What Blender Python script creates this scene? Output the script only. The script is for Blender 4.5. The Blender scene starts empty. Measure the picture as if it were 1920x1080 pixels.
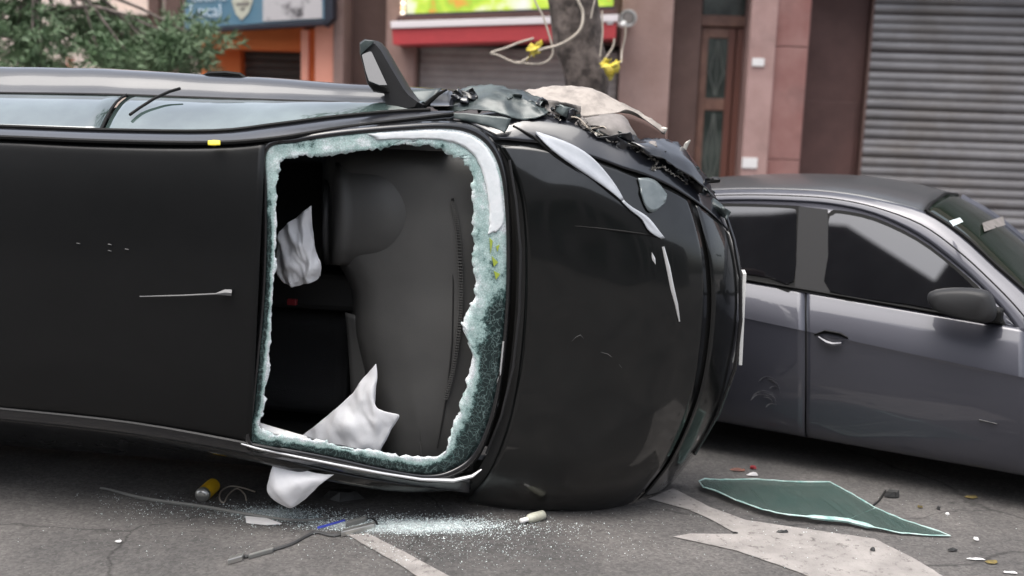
import bpy, bmesh, math, random
from mathutils import Vector, Matrix, noise, geometry

random.seed(7)
C = bpy.context.scene
COL = C.collection
R = math.radians

# ------------------------------------------------------------------ camera, world, sun, exposure
CAM_H, CAM_PITCH, CAM_ROLL, FPX = 1.78, R(9.24), R(2.0), 2059.0
CAM = Vector((0, 0, CAM_H))
_f = Vector((0, math.cos(CAM_PITCH), -math.sin(CAM_PITCH)))
_r0 = Vector((1, 0, 0))
_u0 = _r0.cross(_f)
_r = _r0 * math.cos(CAM_ROLL) + _u0 * math.sin(CAM_ROLL)
_u = _u0 * math.cos(CAM_ROLL) - _r0 * math.sin(CAM_ROLL)

cd = bpy.data.cameras.new('camera')
cam = bpy.data.objects.new('camera', cd)
COL.objects.link(cam)
cam.matrix_world = Matrix(((_r.x, _u.x, -_f.x, 0), (_r.y, _u.y, -_f.y, 0), (_r.z, _u.z, -_f.z, CAM_H), (0, 0, 0, 1)))
cd.sensor_width = 36.0
cd.lens = FPX / 1920.0 * 36.0
cd.clip_start, cd.clip_end = 0.05, 900
cd.dof.use_dof = True
cd.dof.focus_distance = 4.7
cd.dof.aperture_fstop = 1.2
C.camera = cam

SUN_EL, SUN_AZ = R(72), R(215)
w = bpy.data.worlds.new('World')
C.world = w
w.use_nodes = True
nt = w.node_tree
nt.nodes.clear()
sky = nt.nodes.new('ShaderNodeTexSky')
sky.sky_type = 'NISHITA'
sky.sun_disc = False
sky.sun_elevation, sky.sun_rotation = SUN_EL, SUN_AZ
sky.air_density, sky.dust_density, sky.ozone_density = 1.0, 5.0, 1.0
hs = nt.nodes.new('ShaderNodeHueSaturation')
hs.inputs['Saturation'].default_value = 0.42
bg = nt.nodes.new('ShaderNodeBackground')
bg.inputs['Strength'].default_value = 0.15
wo = nt.nodes.new('ShaderNodeOutputWorld')
nt.links.new(sky.outputs[0], hs.inputs['Color'])
nt.links.new(hs.outputs[0], bg.inputs[0])
nt.links.new(bg.outputs[0], wo.inputs[0])

sl = bpy.data.lights.new('sun', 'SUN')
sl.energy = 1.1
sl.angle = R(60)
sl.color = (1.0, 0.96, 0.9)
so = bpy.data.objects.new('sun', sl)
COL.objects.link(so)
so.rotation_euler = (R(90) - SUN_EL, 0, math.pi - SUN_AZ)
so.location = (0, -20, 30)

C.view_settings.view_transform = 'Standard'
C.view_settings.look = 'None'
C.view_settings.gamma = 1.0
C.view_settings.use_curve_mapping = False
C.view_settings.exposure = 1.25
C.cycles.max_bounces = 8

# ------------------------------------------------------------------ places from sight lines
def ray(px, py):
    return (_f * FPX + _r * (px - 960) - _u * (py - 540)).normalized()

def on_plane(px, py, p0, n):
    d = ray(px, py)
    return CAM + d * ((p0 - CAM).dot(n) / d.dot(n))

def on_ground(px, py, z=0.0):
    return on_plane(px, py, Vector((0, 0, z)), Vector((0, 0, 1)))

# ------------------------------------------------------------------ materials
def lk(nt, a, b):
    nt.links.new(a, b)

def mat(name, col, rough=0.6, metal=0.0, coat=0.0, col2=None, nscale=8.0, bump=0.0, bscale=60.0, spec=0.5,
        coat_rough=0.06, contrast=(0.35, 0.65), detail=6, emit=None, estr=0, trans=0.0, alpha=1.0, dirt=None, coat_ior=1.5):
    m = bpy.data.materials.new(name)
    m.use_nodes = True
    nt = m.node_tree
    b = nt.nodes['Principled BSDF']
    b.inputs['Coat IOR'].default_value = coat_ior
    b.inputs['Base Color'].default_value = (*col, 1)
    b.inputs['Roughness'].default_value = rough
    b.inputs['Metallic'].default_value = metal
    b.inputs['Coat Weight'].default_value = coat
    b.inputs['Coat Roughness'].default_value = coat_rough
    b.inputs['Specular IOR Level'].default_value = spec
    b.inputs['Transmission Weight'].default_value = trans
    b.inputs['Alpha'].default_value = alpha
    geo = nt.nodes.new('ShaderNodeNewGeometry')
    if emit:
        b.inputs['Emission Color'].default_value = (*emit, 1)
        b.inputs['Emission Strength'].default_value = estr
    last = None
    if col2:
        n = nt.nodes.new('ShaderNodeTexNoise')
        n.inputs['Scale'].default_value = nscale
        n.inputs['Detail'].default_value = detail
        n.inputs['Roughness'].default_value = 0.62
        lk(nt, geo.outputs['Position'], n.inputs['Vector'])
        r = nt.nodes.new('ShaderNodeValToRGB')
        r.color_ramp.elements[0].position, r.color_ramp.elements[1].position = contrast
        r.color_ramp.elements[0].color = (*col, 1)
        r.color_ramp.elements[1].color = (*col2, 1)
        lk(nt, n.outputs[0], r.inputs[0])
        last = r.outputs[0]
        lk(nt, last, b.inputs['Base Color'])
        rr = nt.nodes.new('ShaderNodeMapRange')
        rr.inputs[1].default_value, rr.inputs[2].default_value = 0.3, 0.7
        rr.inputs[3].default_value, rr.inputs[4].default_value = rough * 0.85, min(1, rough * 1.2)
        lk(nt, n.outputs[0], rr.inputs[0])
        lk(nt, rr.outputs[0], b.inputs['Roughness'])
    if dirt:
        dcol, dscale, dlo, dhi = dirt
        n = nt.nodes.new('ShaderNodeTexNoise')
        n.inputs['Scale'].default_value = dscale
        n.inputs['Detail'].default_value = 9
        n.inputs['Roughness'].default_value = 0.7
        lk(nt, geo.outputs['Position'], n.inputs['Vector'])
        mr = nt.nodes.new('ShaderNodeMapRange')
        mr.inputs[1].default_value, mr.inputs[2].default_value = dlo, dhi
        lk(nt, n.outputs[0], mr.inputs[0])
        mx = nt.nodes.new('ShaderNodeMix')
        mx.data_type = 'RGBA'
        lk(nt, mr.outputs[0], mx.inputs[0])
        if last:
            lk(nt, last, mx.inputs[6])
        else:
            mx.inputs[6].default_value = (*col, 1)
        mx.inputs[7].default_value = (*dcol, 1)
        lk(nt, mx.outputs[2], b.inputs['Base Color'])
        ms = nt.nodes.new('ShaderNodeMapRange')
        ms.inputs[3].default_value, ms.inputs[4].default_value = coat, coat * 0.35
        lk(nt, mr.outputs[0], ms.inputs[0])
        lk(nt, ms.outputs[0], b.inputs['Coat Weight'])
    if bump:
        n = nt.nodes.new('ShaderNodeTexNoise')
        n.inputs['Scale'].default_value = bscale
        n.inputs['Detail'].default_value = 6
        lk(nt, geo.outputs['Position'], n.inputs['Vector'])
        bp = nt.nodes.new('ShaderNodeBump')
        bp.inputs['Strength'].default_value = bump
        bp.inputs['Distance'].default_value = 0.01
        lk(nt, n.outputs[0], bp.inputs['Height'])
        lk(nt, bp.outputs[0], b.inputs['Normal'])
    return m

def asphalt_mat():
    m = bpy.data.materials.new('asphalt')
    m.use_nodes = True
    nt = m.node_tree
    b = nt.nodes['Principled BSDF']
    geo = nt.nodes.new('ShaderNodeNewGeometry')
    P = geo.outputs['Position']
    def nz(s, d=8, r=0.65):
        n = nt.nodes.new('ShaderNodeTexNoise')
        n.inputs['Scale'].default_value, n.inputs['Detail'].default_value, n.inputs['Roughness'].default_value = s, d, r
        lk(nt, P, n.inputs['Vector'])
        return n.outputs[0]
    big = nz(1.3)
    ramp = nt.nodes.new('ShaderNodeValToRGB')
    e = ramp.color_ramp.elements
    e[0].position, e[0].color = 0.36, (0.056, 0.0535, 0.0525, 1)
    e[1].position, e[1].color = 0.66, (0.112, 0.104, 0.099, 1)
    lk(nt, big, ramp.inputs[0])
    v = nt.nodes.new('ShaderNodeTexVoronoi')
    v.inputs['Scale'].default_value = 95
    lk(nt, P, v.inputs['Vector'])
    sp = nt.nodes.new('ShaderNodeSeparateColor')
    lk(nt, v.outputs['Color'], sp.inputs[0])
    mr = nt.nodes.new('ShaderNodeMapRange')
    mr.inputs[3].default_value, mr.inputs[4].default_value = 0.75, 1.28
    lk(nt, sp.outputs[0], mr.inputs[0])
    fine = nz(30, 8, 0.75)
    mf = nt.nodes.new('ShaderNodeMapRange')
    mf.inputs[1].default_value, mf.inputs[2].default_value = 0.3, 0.7
    mf.inputs[3].default_value, mf.inputs[4].default_value = 0.75, 1.28
    lk(nt, fine, mf.inputs[0])
    mu = nt.nodes.new('ShaderNodeMath'); mu.operation = 'MULTIPLY'
    lk(nt, mr.outputs[0], mu.inputs[0]); lk(nt, mf.outputs[0], mu.inputs[1])
    mx = nt.nodes.new('ShaderNodeVectorMath'); mx.operation = 'SCALE'
    lk(nt, ramp.outputs[0], mx.inputs[0]); lk(nt, mu.outputs[0], mx.inputs['Scale'])
    # cracks
    vc = nt.nodes.new('ShaderNodeTexVoronoi'); vc.feature = 'DISTANCE_TO_EDGE'
    vc.inputs['Scale'].default_value = 0.55
    wv = nt.nodes.new('ShaderNodeVectorMath'); wv.operation = 'MULTIPLY_ADD'
    nn = nt.nodes.new('ShaderNodeTexNoise'); nn.inputs['Scale'].default_value = 2.5; nn.inputs['Detail'].default_value = 7
    lk(nt, P, nn.inputs['Vector'])
    lk(nt, nn.outputs['Color'], wv.inputs[0]); wv.inputs[1].default_value = (0.5, 0.5, 0); lk(nt, P, wv.inputs[2])
    lk(nt, wv.outputs[0], vc.inputs['Vector'])
    mc = nt.nodes.new('ShaderNodeMapRange'); mc.inputs[1].default_value, mc.inputs[2].default_value = 0.0, 0.006
    mc.inputs[3].default_value = 0.45
    lk(nt, vc.outputs[0], mc.inputs[0])
    m2 = nt.nodes.new('ShaderNodeVectorMath'); m2.operation = 'SCALE'
    lk(nt, mx.outputs[0], m2.inputs[0]); lk(nt, mc.outputs[0], m2.inputs['Scale'])
    lk(nt, m2.outputs[0], b.inputs['Base Color'])
    b.inputs['Roughness'].default_value = 0.85
    bp = nt.nodes.new('ShaderNodeBump'); bp.inputs['Strength'].default_value = 0.6; bp.inputs['Distance'].default_value = 0.006
    lk(nt, mu.outputs[0], bp.inputs['Height']); lk(nt, bp.outputs[0], b.inputs['Normal'])
    return m

def road_paint_mat():
    """worn white paint: flakes open onto the dark asphalt below"""
    m = mat('road_paint', (0.21, 0.195, 0.185), 0.8, col2=(0.30, 0.28, 0.265), nscale=7, bump=0.4, bscale=120)
    nt = m.node_tree
    b = nt.nodes['Principled BSDF']
    geo = nt.nodes.new('ShaderNodeNewGeometry')
    n = nt.nodes.new('ShaderNodeTexNoise')
    n.inputs['Scale'].default_value, n.inputs['Detail'].default_value, n.inputs['Roughness'].default_value = 22, 10, 0.78
    lk(nt, geo.outputs['Position'], n.inputs['Vector'])
    mr = nt.nodes.new('ShaderNodeMapRange')
    mr.inputs[1].default_value, mr.inputs[2].default_value = 0.36, 0.46
    lk(nt, n.outputs[0], mr.inputs[0])
    mx = nt.nodes.new('ShaderNodeMix'); mx.data_type = 'RGBA'
    src = b.inputs['Base Color'].links[0].from_socket
    lk(nt, mr.outputs[0], mx.inputs[0]); mx.inputs[6].default_value = (0.10, 0.09, 0.085, 1); lk(nt, src, mx.inputs[7])
    lk(nt, mx.outputs[2], b.inputs['Base Color'])
    return m

def frost_mat():
    """crazed laminated glass; the mesh attribute 'frost' says how far it has crumbled"""
    m = bpy.data.materials.new('crazed_glass')
    m.use_nodes = True
    nt = m.node_tree
    b = nt.nodes['Principled BSDF']
    geo = nt.nodes.new('ShaderNodeNewGeometry')
    at = nt.nodes.new('ShaderNodeAttribute'); at.attribute_name = 'frost'
    n = nt.nodes.new('ShaderNodeTexNoise')
    n.inputs['Scale'].default_value, n.inputs['Detail'].default_value, n.inputs['Roughness'].default_value = 11, 12, 0.80
    lk(nt, geo.outputs['Position'], n.inputs['Vector'])
    ad = nt.nodes.new('ShaderNodeMath'); ad.operation = 'ADD'
    mr0 = nt.nodes.new('ShaderNodeMapRange')
    mr0.inputs[1].default_value, mr0.inputs[2].default_value = 0.3, 0.7
    mr0.inputs[3].default_value, mr0.inputs[4].default_value = -0.42, 0.42
    lk(nt, n.outputs[0], mr0.inputs[0])
    lk(nt, mr0.outputs[0], ad.inputs[0]); lk(nt, at.outputs['Fac'], ad.inputs[1])
    v = nt.nodes.new('ShaderNodeTexVoronoi'); v.feature = 'DISTANCE_TO_EDGE'; v.inputs['Scale'].default_value = 110
    lk(nt, geo.outputs['Position'], v.inputs['Vector'])
    mv = nt.nodes.new('ShaderNodeMapRange'); mv.inputs[1].default_value, mv.inputs[2].default_value = 0.0, 0.12
    mv.inputs[3].default_value, mv.inputs[4].default_value = 0.62, 1.0
    lk(nt, v.outputs[0], mv.inputs[0])
    r = nt.nodes.new('ShaderNodeValToRGB')
    e = r.color_ramp.elements
    e[0].position, e[0].color = 0.28, (0.010, 0.022, 0.022, 1)
    e[1].position, e[1].color = 1.08 if False else 1.0, (0.78, 0.81, 0.83, 1)
    k = e.new(0.78); k.color = (0.50, 0.63, 0.61, 1)
    k = e.new(0.42); k.color = (0.03, 0.07, 0.066, 1)
    k = e.new(0.56); k.color = (0.33, 0.47, 0.445, 1)
    lk(nt, ad.outputs[0], r.inputs[0])
    sc = nt.nodes.new('ShaderNodeVectorMath'); sc.operation = 'SCALE'
    lk(nt, r.outputs[0], sc.inputs[0]); lk(nt, mv.outputs[0], sc.inputs['Scale'])
    v2 = nt.nodes.new('ShaderNodeTexVoronoi'); v2.feature = 'DISTANCE_TO_EDGE'; v2.inputs['Scale'].default_value = 34
    wn = nt.nodes.new('ShaderNodeTexNoise'); wn.inputs['Scale'].default_value = 18
    lk(nt, geo.outputs['Position'], wn.inputs['Vector'])
    wa = nt.nodes.new('ShaderNodeVectorMath'); wa.operation = 'MULTIPLY_ADD'; wa.inputs[1].default_value = (.14, .14, .14)
    lk(nt, wn.outputs['Color'], wa.inputs[0]); lk(nt, geo.outputs['Position'], wa.inputs[2]); lk(nt, wa.outputs[0], v2.inputs['Vector'])
    ml = nt.nodes.new('ShaderNodeMapRange'); ml.inputs[1].default_value, ml.inputs[2].default_value = 0.015, 0.06
    ml.inputs[3].default_value, ml.inputs[4].default_value = 0.34, 0.0
    lk(nt, v2.outputs[0], ml.inputs[0])
    mk = nt.nodes.new('ShaderNodeMix'); mk.data_type = 'RGBA'
    lk(nt, ml.outputs[0], mk.inputs[0]); lk(nt, sc.outputs[0], mk.inputs[6]); mk.inputs[7].default_value = (0.30, 0.42, 0.40, 1)
    lk(nt, mk.outputs[2], b.inputs['Base Color'])
    b.inputs['Roughness'].default_value = 0.3
    bp = nt.nodes.new('ShaderNodeBump'); bp.inputs['Strength'].default_value = 0.25; bp.inputs['Distance'].default_value = 0.005
    lk(nt, ad.outputs[0], bp.inputs['Height']); lk(nt, bp.outputs[0], b.inputs['Normal'])
    return m

def led_mat():
    m = bpy.data.materials.new('led_screen')
    m.use_nodes = True
    nt = m.node_tree
    b = nt.nodes['Principled BSDF']
    tc = nt.nodes.new('ShaderNodeTexCoord')
    n = nt.nodes.new('ShaderNodeTexNoise'); n.inputs['Scale'].default_value = 3.6; n.inputs['Detail'].default_value = 4
    lk(nt, tc.outputs['Object'], n.inputs['Vector'])
    r = nt.nodes.new('ShaderNodeValToRGB')
    e = r.color_ramp.elements
    e[0].position, e[0].color = 0.30, (0.9, 0.10, 0.03, 1)
    e[1].position, e[1].color = 0.72, (1.0, 1.0, 0.92, 1)
    for p, c in ((0.38, (0.95, 0.45, 0.06, 1)), (0.44, (0.45, 0.75, 0.05, 1)), (0.53, (0.75, 0.95, 0.08, 1)), (0.60, (0.95, 1.0, 0.55, 1))):
        k = e.new(p); k.color = c
    lk(nt, n.outputs[0], r.inputs[0])
    b.inputs['Base Color'].default_value = (0.02, 0.02, 0.02, 1)
    lk(nt, r.outputs[0], b.inputs['Emission Color'])
    b.inputs['Emission Strength'].default_value = 0.40
    return m

M = dict(
    asphalt=asphalt_mat(), paint=road_paint_mat(), frost=frost_mat(), led=led_mat(),
    black=mat('black_car_paint', (0.0035, 0.004, 0.004), 0.30, coat=1.0, coat_rough=0.065, spec=0.15, dirt=((0.007, 0.0075, 0.008), 4.0, 0.45, 0.95)),
    roofblack=mat('black_roof_paint', (0.0035, 0.0038, 0.0041), 0.42, coat=0.35, coat_rough=0.16, spec=0.2, dirt=((0.0080, 0.0082, 0.0085), 2.2, 0.35, 0.9)),
    navy=mat('dark_fender_paint', (0.008, 0.009, 0.013), 0.3, coat=1.0, coat_rough=0.07, dirt=((0.07, 0.07, 0.07), 9.0, 0.60, 0.85)),
    rubber=mat('black_rubber', (0.010, 0.010, 0.010), 0.6, spec=0.12),
    seal=mat('glossy_black_seal', (0.010, 0.010, 0.011), 0.25, coat=0.6),
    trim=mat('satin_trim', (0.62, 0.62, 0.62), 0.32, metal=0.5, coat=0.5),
    darktrim=mat('dark_plastic_trim', (0.022, 0.022, 0.023), 0.5, spec=0.3),
    sideglass=mat('tinted_side_glass', (0.028, 0.048, 0.046), 0.05, coat=1.0, coat_ior=2.3, spec=0.9, coat_rough=0.02, bump=0.06, bscale=3, col2=(0.09, 0.125, 0.118), nscale=3.0),
    tint=mat('tinted_window', (0.003, 0.003, 0.004), 0.03, spec=0.5, coat=1.0, coat_ior=1.9, coat_rough=0.012),
    tintgreen=mat('tinted_green_windshield', (0.012, 0.019, 0.014), 0.05, spec=0.5),
    dash=mat('dashboard_plastic', (0.0540, 0.0533, 0.0520), 0.6, bump=0.15, bscale=400, col2=(0.0675, 0.0662, 0.0635), nscale=4),
    dashdark=mat('dark_cabin_plastic', (0.012, 0.012, 0.012), 0.6),
    seatfab=mat('dark_seat_fabric', (0.016, 0.016, 0.017), 0.9, bump=0.3, bscale=300),
    cloth=mat('white_airbag_cloth', (0.84, 0.84, 0.85), 0.9, col2=(0.74, 0.74, 0.76), nscale=7, bump=0.12, bscale=260),
    paper=mat('white_paper', (0.7020, 0.6930, 0.6840), 0.8, col2=(0.6120, 0.5940, 0.5940), nscale=12, bump=0.2, bscale=30),
    red=mat('red_plastic', (0.20, 0.02, 0.025), 0.4),
    lens=mat('clear_headlight', (0.30, 0.32, 0.35), 0.25, coat=0.35, col2=(0.40, 0.42, 0.45), nscale=5),
    lensdark=mat('grey_lamp_lens', (0.07, 0.088, 0.092), 0.15, coat=0.7, col2=(0.12, 0.14, 0.145), nscale=12),
    crumple=mat('crumpled_painted_metal', (0.022, 0.032, 0.033), 0.42, metal=0.15, coat=0.35, col2=(0.075, 0.095, 0.094), nscale=7, bump=0.25, bscale=25, coat_rough=0.3, contrast=(0.4, 0.7)),
    primer=mat('bare_panel_inside', (0.31, 0.275, 0.245), 0.65, col2=(0.13, 0.115, 0.105), nscale=11, bump=0.25, bscale=30, contrast=(0.45, 0.75)),
    torn=mat('torn_metal_edge', (0.52, 0.50, 0.46), 0.45, metal=0.4, col2=(0.25, 0.24, 0.22), nscale=60),
    greymetal=mat('grey_inner_panel', (0.20, 0.18, 0.17), 0.6, col2=(0.13, 0.12, 0.11), nscale=14, bump=.1),
    mirror=mat('mirror_glass', (0.0490, 0.0500, 0.0529), 0.10, metal=1.0),
    white=mat('white_plastic', (0.78, 0.77, 0.75), 0.5),
    plate=mat('number_plate', (0.70, 0.70, 0.68), 0.4),
    tyre=mat('tyre_rubber', (0.018, 0.018, 0.018), 0.9, bump=0.3, bscale=80),
    rim=mat('wheel_rim', (0.35, 0.35, 0.36), 0.35, metal=0.8),
    greycar=mat('grey_car_paint', (0.046, 0.047, 0.060), 0.38, metal=0.45, coat=0.8, coat_rough=0.04),
    greyroof=mat('grey_roof_paint', (0.05, 0.052, 0.054), 0.42, metal=0.3, coat=0.6, coat_rough=0.2),
    pillarcover=mat('pillar_cover_plastic', (0.020, 0.020, 0.021), 0.5, spec=0.18),
    doorscuff=mat('rubbed_paint', (0.19, 0.185, 0.195), 0.6),
    whitefilm=mat('white_crazed_film', (0.80, 0.82, 0.83), 0.4, col2=(0.70, 0.74, 0.75), nscale=18, bump=.15, bscale=60),
    paintedglint=mat('yellow_green_glint', (0.34, 0.42, 0.06), 0.3),
    scuff=mat('scuff', (0.17, 0.17, 0.17), 0.6),
    pane=mat('green_glass_sheet', (0.070, 0.115, 0.104), 0.12, spec=0.6, col2=(0.095, 0.13, 0.118), nscale=5, coat=0.6, coat_rough=.08, alpha=.60),
    paneedge=mat('pale_glass_edge', (0.22, 0.40, 0.37), 0.3, col2=(0.50, 0.62, 0.59), nscale=22),
    crumb=mat('glass_crumbs', (0.55, 0.66, 0.66), 0.25, col2=(0.75, 0.80, 0.80), nscale=40),
    yellow=mat('yellow_wrap', (0.85, 0.52, 0.025), 0.4, col2=(0.7, 0.34, 0.015), nscale=35, contrast=(0.55, 0.7)),
    ribbon=mat('yellow_tape', (0.60, 0.47, 0.03), 0.5, col2=(0.42, 0.34, 0.05), nscale=25),
    silver=mat('silver_metal', (0.4960, 0.4880, 0.4640), 0.3, metal=0.8),
    cable=mat('cream_cable', (0.42, 0.37, 0.31), 0.6),
    blackcable=mat('grey_black_cable', (0.06, 0.06, 0.06), 0.5),
    bluepen=mat('blue_pen', (0.04, 0.06, 0.42), 0.35),
    greystrip=mat('grey_moulding', (0.16, 0.16, 0.15), 0.5),
    orangeglow=mat('orange_scrap', (0.24, 0.085, 0.05), 0.6, col2=(0.12, 0.06, 0.05), nscale=50),
    leafscrap=mat('dry_leaf_litter', (0.17, 0.125, 0.035), 0.8, col2=(0.10, 0.08, 0.035), nscale=40),
    darkscrap=mat('dark_plastic_scrap', (0.02, 0.02, 0.02), 0.5),
    orange=mat('orange_paint', (0.6048, 0.1512, 0.0346), 0.75, col2=(0.5184, 0.1242, 0.0302), nscale=3, bump=0.1, bscale=40),
    pink=mat('pink_paint', (0.8197, 0.3602, 0.2608), 0.75, col2=(0.7452, 0.3229, 0.2360), nscale=3, bump=0.1, bscale=40),
    pinkgrey=mat('pink_grey_render', (0.3104, 0.2098, 0.1874), 0.85, col2=(0.2483, 0.1610, 0.1405), nscale=2.4, bump=0.3, bscale=40, dirt=((0.13, 0.09, 0.08), 1.5, 0.5, 0.85)),
    brown=mat('brown_stone', (0.1016, 0.0581, 0.0485), 0.7, col2=(0.0726, 0.0405, 0.0343), nscale=2.5, bump=0.2, bscale=30),
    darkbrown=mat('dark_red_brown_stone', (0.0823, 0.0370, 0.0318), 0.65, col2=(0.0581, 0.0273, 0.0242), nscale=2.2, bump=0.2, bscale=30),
    rose=mat('rose_stone', (0.2545, 0.1320, 0.1191), 0.75, col2=(0.2121, 0.0960, 0.0860), nscale=3.5, bump=0.2, bscale=40, dirt=((0.12, 0.07, 0.065), 1.7, 0.5, 0.85)),
    roselight=mat('light_rose_stone', (0.3724, 0.2391, 0.2202), 0.75, col2=(0.3104, 0.1952, 0.1780), nscale=3.0, bump=0.2, bscale=40, dirt=((0.17, 0.115, 0.105), 1.9, 0.52, 0.85)),
    pale=mat('pale_render', (0.6240, 0.5304, 0.4784), 0.85, col2=(0.5408, 0.4472, 0.3952), nscale=1.2, bump=0.2, bscale=30),
    shutter=mat('grey_roller_shutter', (0.2019, 0.1966, 0.2019), 0.45, metal=0.35, col2=(0.1540, 0.1487, 0.1540), nscale=2.0, dirt=((0.12, 0.10, 0.08), 1.1, 0.5, 0.8)),
    darkshutter=mat('dark_shutter', (0.07, 0.062, 0.058), 0.6, col2=(0.05, 0.045, 0.043), nscale=4),
    taupeshutter=mat('taupe_shutter', (0.4554, 0.4209, 0.4071), 0.6, col2=(0.3726, 0.3450, 0.3340), nscale=3, dirt=((0.16, 0.14, 0.13), 1.3, 0.5, 0.85)),
    redawn=mat('red_awning', (0.4600, 0.0506, 0.0552), 0.5, col2=(0.3956, 0.0414, 0.0478), nscale=4),
    whiteawn=mat('white_band', (0.7488, 0.6912, 0.7008), 0.5),
    signblue=mat('blue_sign_face', (0.0816, 0.1728, 0.2448), 0.45, col2=(0.1104, 0.1968, 0.2592), nscale=2.5),
    signwhite=mat('sign_white_print', (0.4800, 0.5760, 0.6528), 0.5),
    signcream=mat('sign_cream_print', (0.4480, 0.4480, 0.3680), 0.5, col2=(0.3200, 0.3040, 0.2400), nscale=9, contrast=(0.5, 0.65)),
    signphoto=mat('sign_faded_photo', (0.4416, 0.4224, 0.4320), 0.5, col2=(0.0480, 0.0432, 0.0480), nscale=5.5, contrast=(0.53, 0.66)),
    signdark=mat('sign_dark_edge', (0.015, 0.018, 0.03), 0.5),
    doorwood=mat('door_wood', (0.2677, 0.1449, 0.1071), 0.5, col2=(0.1785, 0.0954, 0.0719), nscale=9),
    doorred=mat('red_door_stile', (0.17, 0.070, 0.052), 0.45),
    ochre=mat('ochre_lock_rail', (0.2720, 0.1200, 0.0240), 0.5),
    doorglass=mat('door_glass', (0.035, 0.045, 0.040), 0.15, spec=0.6, col2=(0.13, 0.155, 0.14), nscale=2.2, contrast=(0.4, 0.68)),
    iron=mat('wrought_iron', (0.16, 0.18, 0.165), 0.5),
    bark=mat('bark', (0.030, 0.022, 0.019), 0.9, col2=(0.145, 0.118, 0.105), nscale=11, bump=1.0, bscale=16, contrast=(0.38, 0.62)),
    leaf=mat('leaf', (0.0640, 0.1200, 0.0504), 0.6, col2=(0.1360, 0.2000, 0.1092), nscale=3.5),
    pavement=mat('pavement', (0.1760, 0.1600, 0.1520), 0.85, col2=(0.1360, 0.1240, 0.1200), nscale=4, bump=0.3, bscale=60),
    kerb=mat('kerb_stone', (0.2000, 0.1880, 0.1760), 0.85, col2=(0.1440, 0.1360, 0.1280), nscale=9, bump=0.4, bscale=60),
    farwall=mat('opposite_wall', (0.075, 0.07, 0.066), 0.85, col2=(0.05, 0.047, 0.045), nscale=0.7),
    lowhouse=mat('opposite_low_house', (0.30, 0.28, 0.26), 0.85, col2=(0.22, 0.2, 0.19), nscale=0.8),
    concrete=mat('concrete', (0.2400, 0.2320, 0.2160), 0.9, col2=(0.1760, 0.1680, 0.1600), nscale=2),
)

# ------------------------------------------------------------------ object helpers
def thing(name, label, cat, loc, group=None, kind=None):
    o = bpy.data.objects.new(name, None)
    o.empty_display_size = 0.2
    COL.objects.link(o)
    o.location = loc
    o['label'], o['category'] = label, cat
    if group: o['group'] = group
    if kind: o['kind'] = kind
    return o

def tag(o, label, cat, group=None, kind=None):
    o['label'], o['category'] = label, cat
    if group: o['group'] = group
    if kind: o['kind'] = kind
    return o

def root_loc(p):
    v = Vector((0, 0, 0))
    while p is not None:
        v += p.location
        p = p.parent
    return v

def obj(name, verts, faces, m, parent=None, smooth=False, thick=0.0, bevel=0.0, origin=None, sharp=None):
    """a mesh in world coordinates, its own origin at its centre when top-level"""
    off = root_loc(parent) if parent else Vector((0, 0, 0))
    loc = Vector((0, 0, 0))
    if parent is None:
        if origin is None:
            n = max(1, len(verts))
            cx = sum(v[0] for v in verts) / n; cy = sum(v[1] for v in verts) / n
            origin = Vector((cx, cy, min(v[2] for v in verts)))
        loc = Vector(origin)
        off = loc
    me = bpy.data.meshes.new(name)
    me.from_pydata([tuple(Vector(v) - off) for v in verts], [], faces)
    me.update()
    bm = bmesh.new(); bm.from_mesh(me)
    bmesh.ops.recalc_face_normals(bm, faces=bm.faces)
    bm.to_mesh(me); bm.free()
    o = bpy.data.objects.new(name, me)
    COL.objects.link(o)
    o.location = loc
    if parent: o.parent = parent
    me.materials.append(m)
    if smooth:
        me.shade_smooth()
        if sharp: me.set_sharp_from_angle(angle=R(sharp))
    if thick:
        md = o.modifiers.new('thickness', 'SOLIDIFY'); md.thickness = thick; md.offset = 0
    if bevel:
        md = o.modifiers.new('rounded', 'BEVEL'); md.width = bevel; md.segments = 2; md.limit_method = 'ANGLE'
    return o

def cr(p0, p1, p2, p3, t):
    t2, t3 = t * t, t * t * t
    return 0.5 * ((2 * p1) + (p2 - p0) * t + (2 * p0 - 5 * p1 + 4 * p2 - p3) * t2 + (3 * p1 - p0 - 3 * p2 + p3) * t3)

def spline(pts, sub, closed=False):
    n = len(pts); out = []
    segs = n if closed else n - 1
    for i in range(segs):
        if closed:
            a, b, c, d = pts[(i - 1) % n], pts[i], pts[(i + 1) % n], pts[(i + 2) % n]
        else:
            b, c = pts[i], pts[i + 1]
            a = pts[i - 1] if i else b * 2 - c
            d = pts[i + 2] if i + 2 < n else c * 2 - b
        for k in range(sub):
            out.append(cr(a, b, c, d, k / sub))
    if not closed: out.append(pts[-1].copy())
    return out

def resample(grid, su, sv):
    rows = [spline(r, su) for r in grid]
    cols = list(zip(*rows))
    cols = [spline(list(c), sv) for c in cols]
    return [list(r) for r in zip(*cols)]

def grid_faces(nr, nc, base=0):
    return [(base + i * nc + j, base + i * nc + j + 1, base + (i + 1) * nc + j + 1, base + (i + 1) * nc + j) for i in range(nr - 1) for j in range(nc - 1)]

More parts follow.
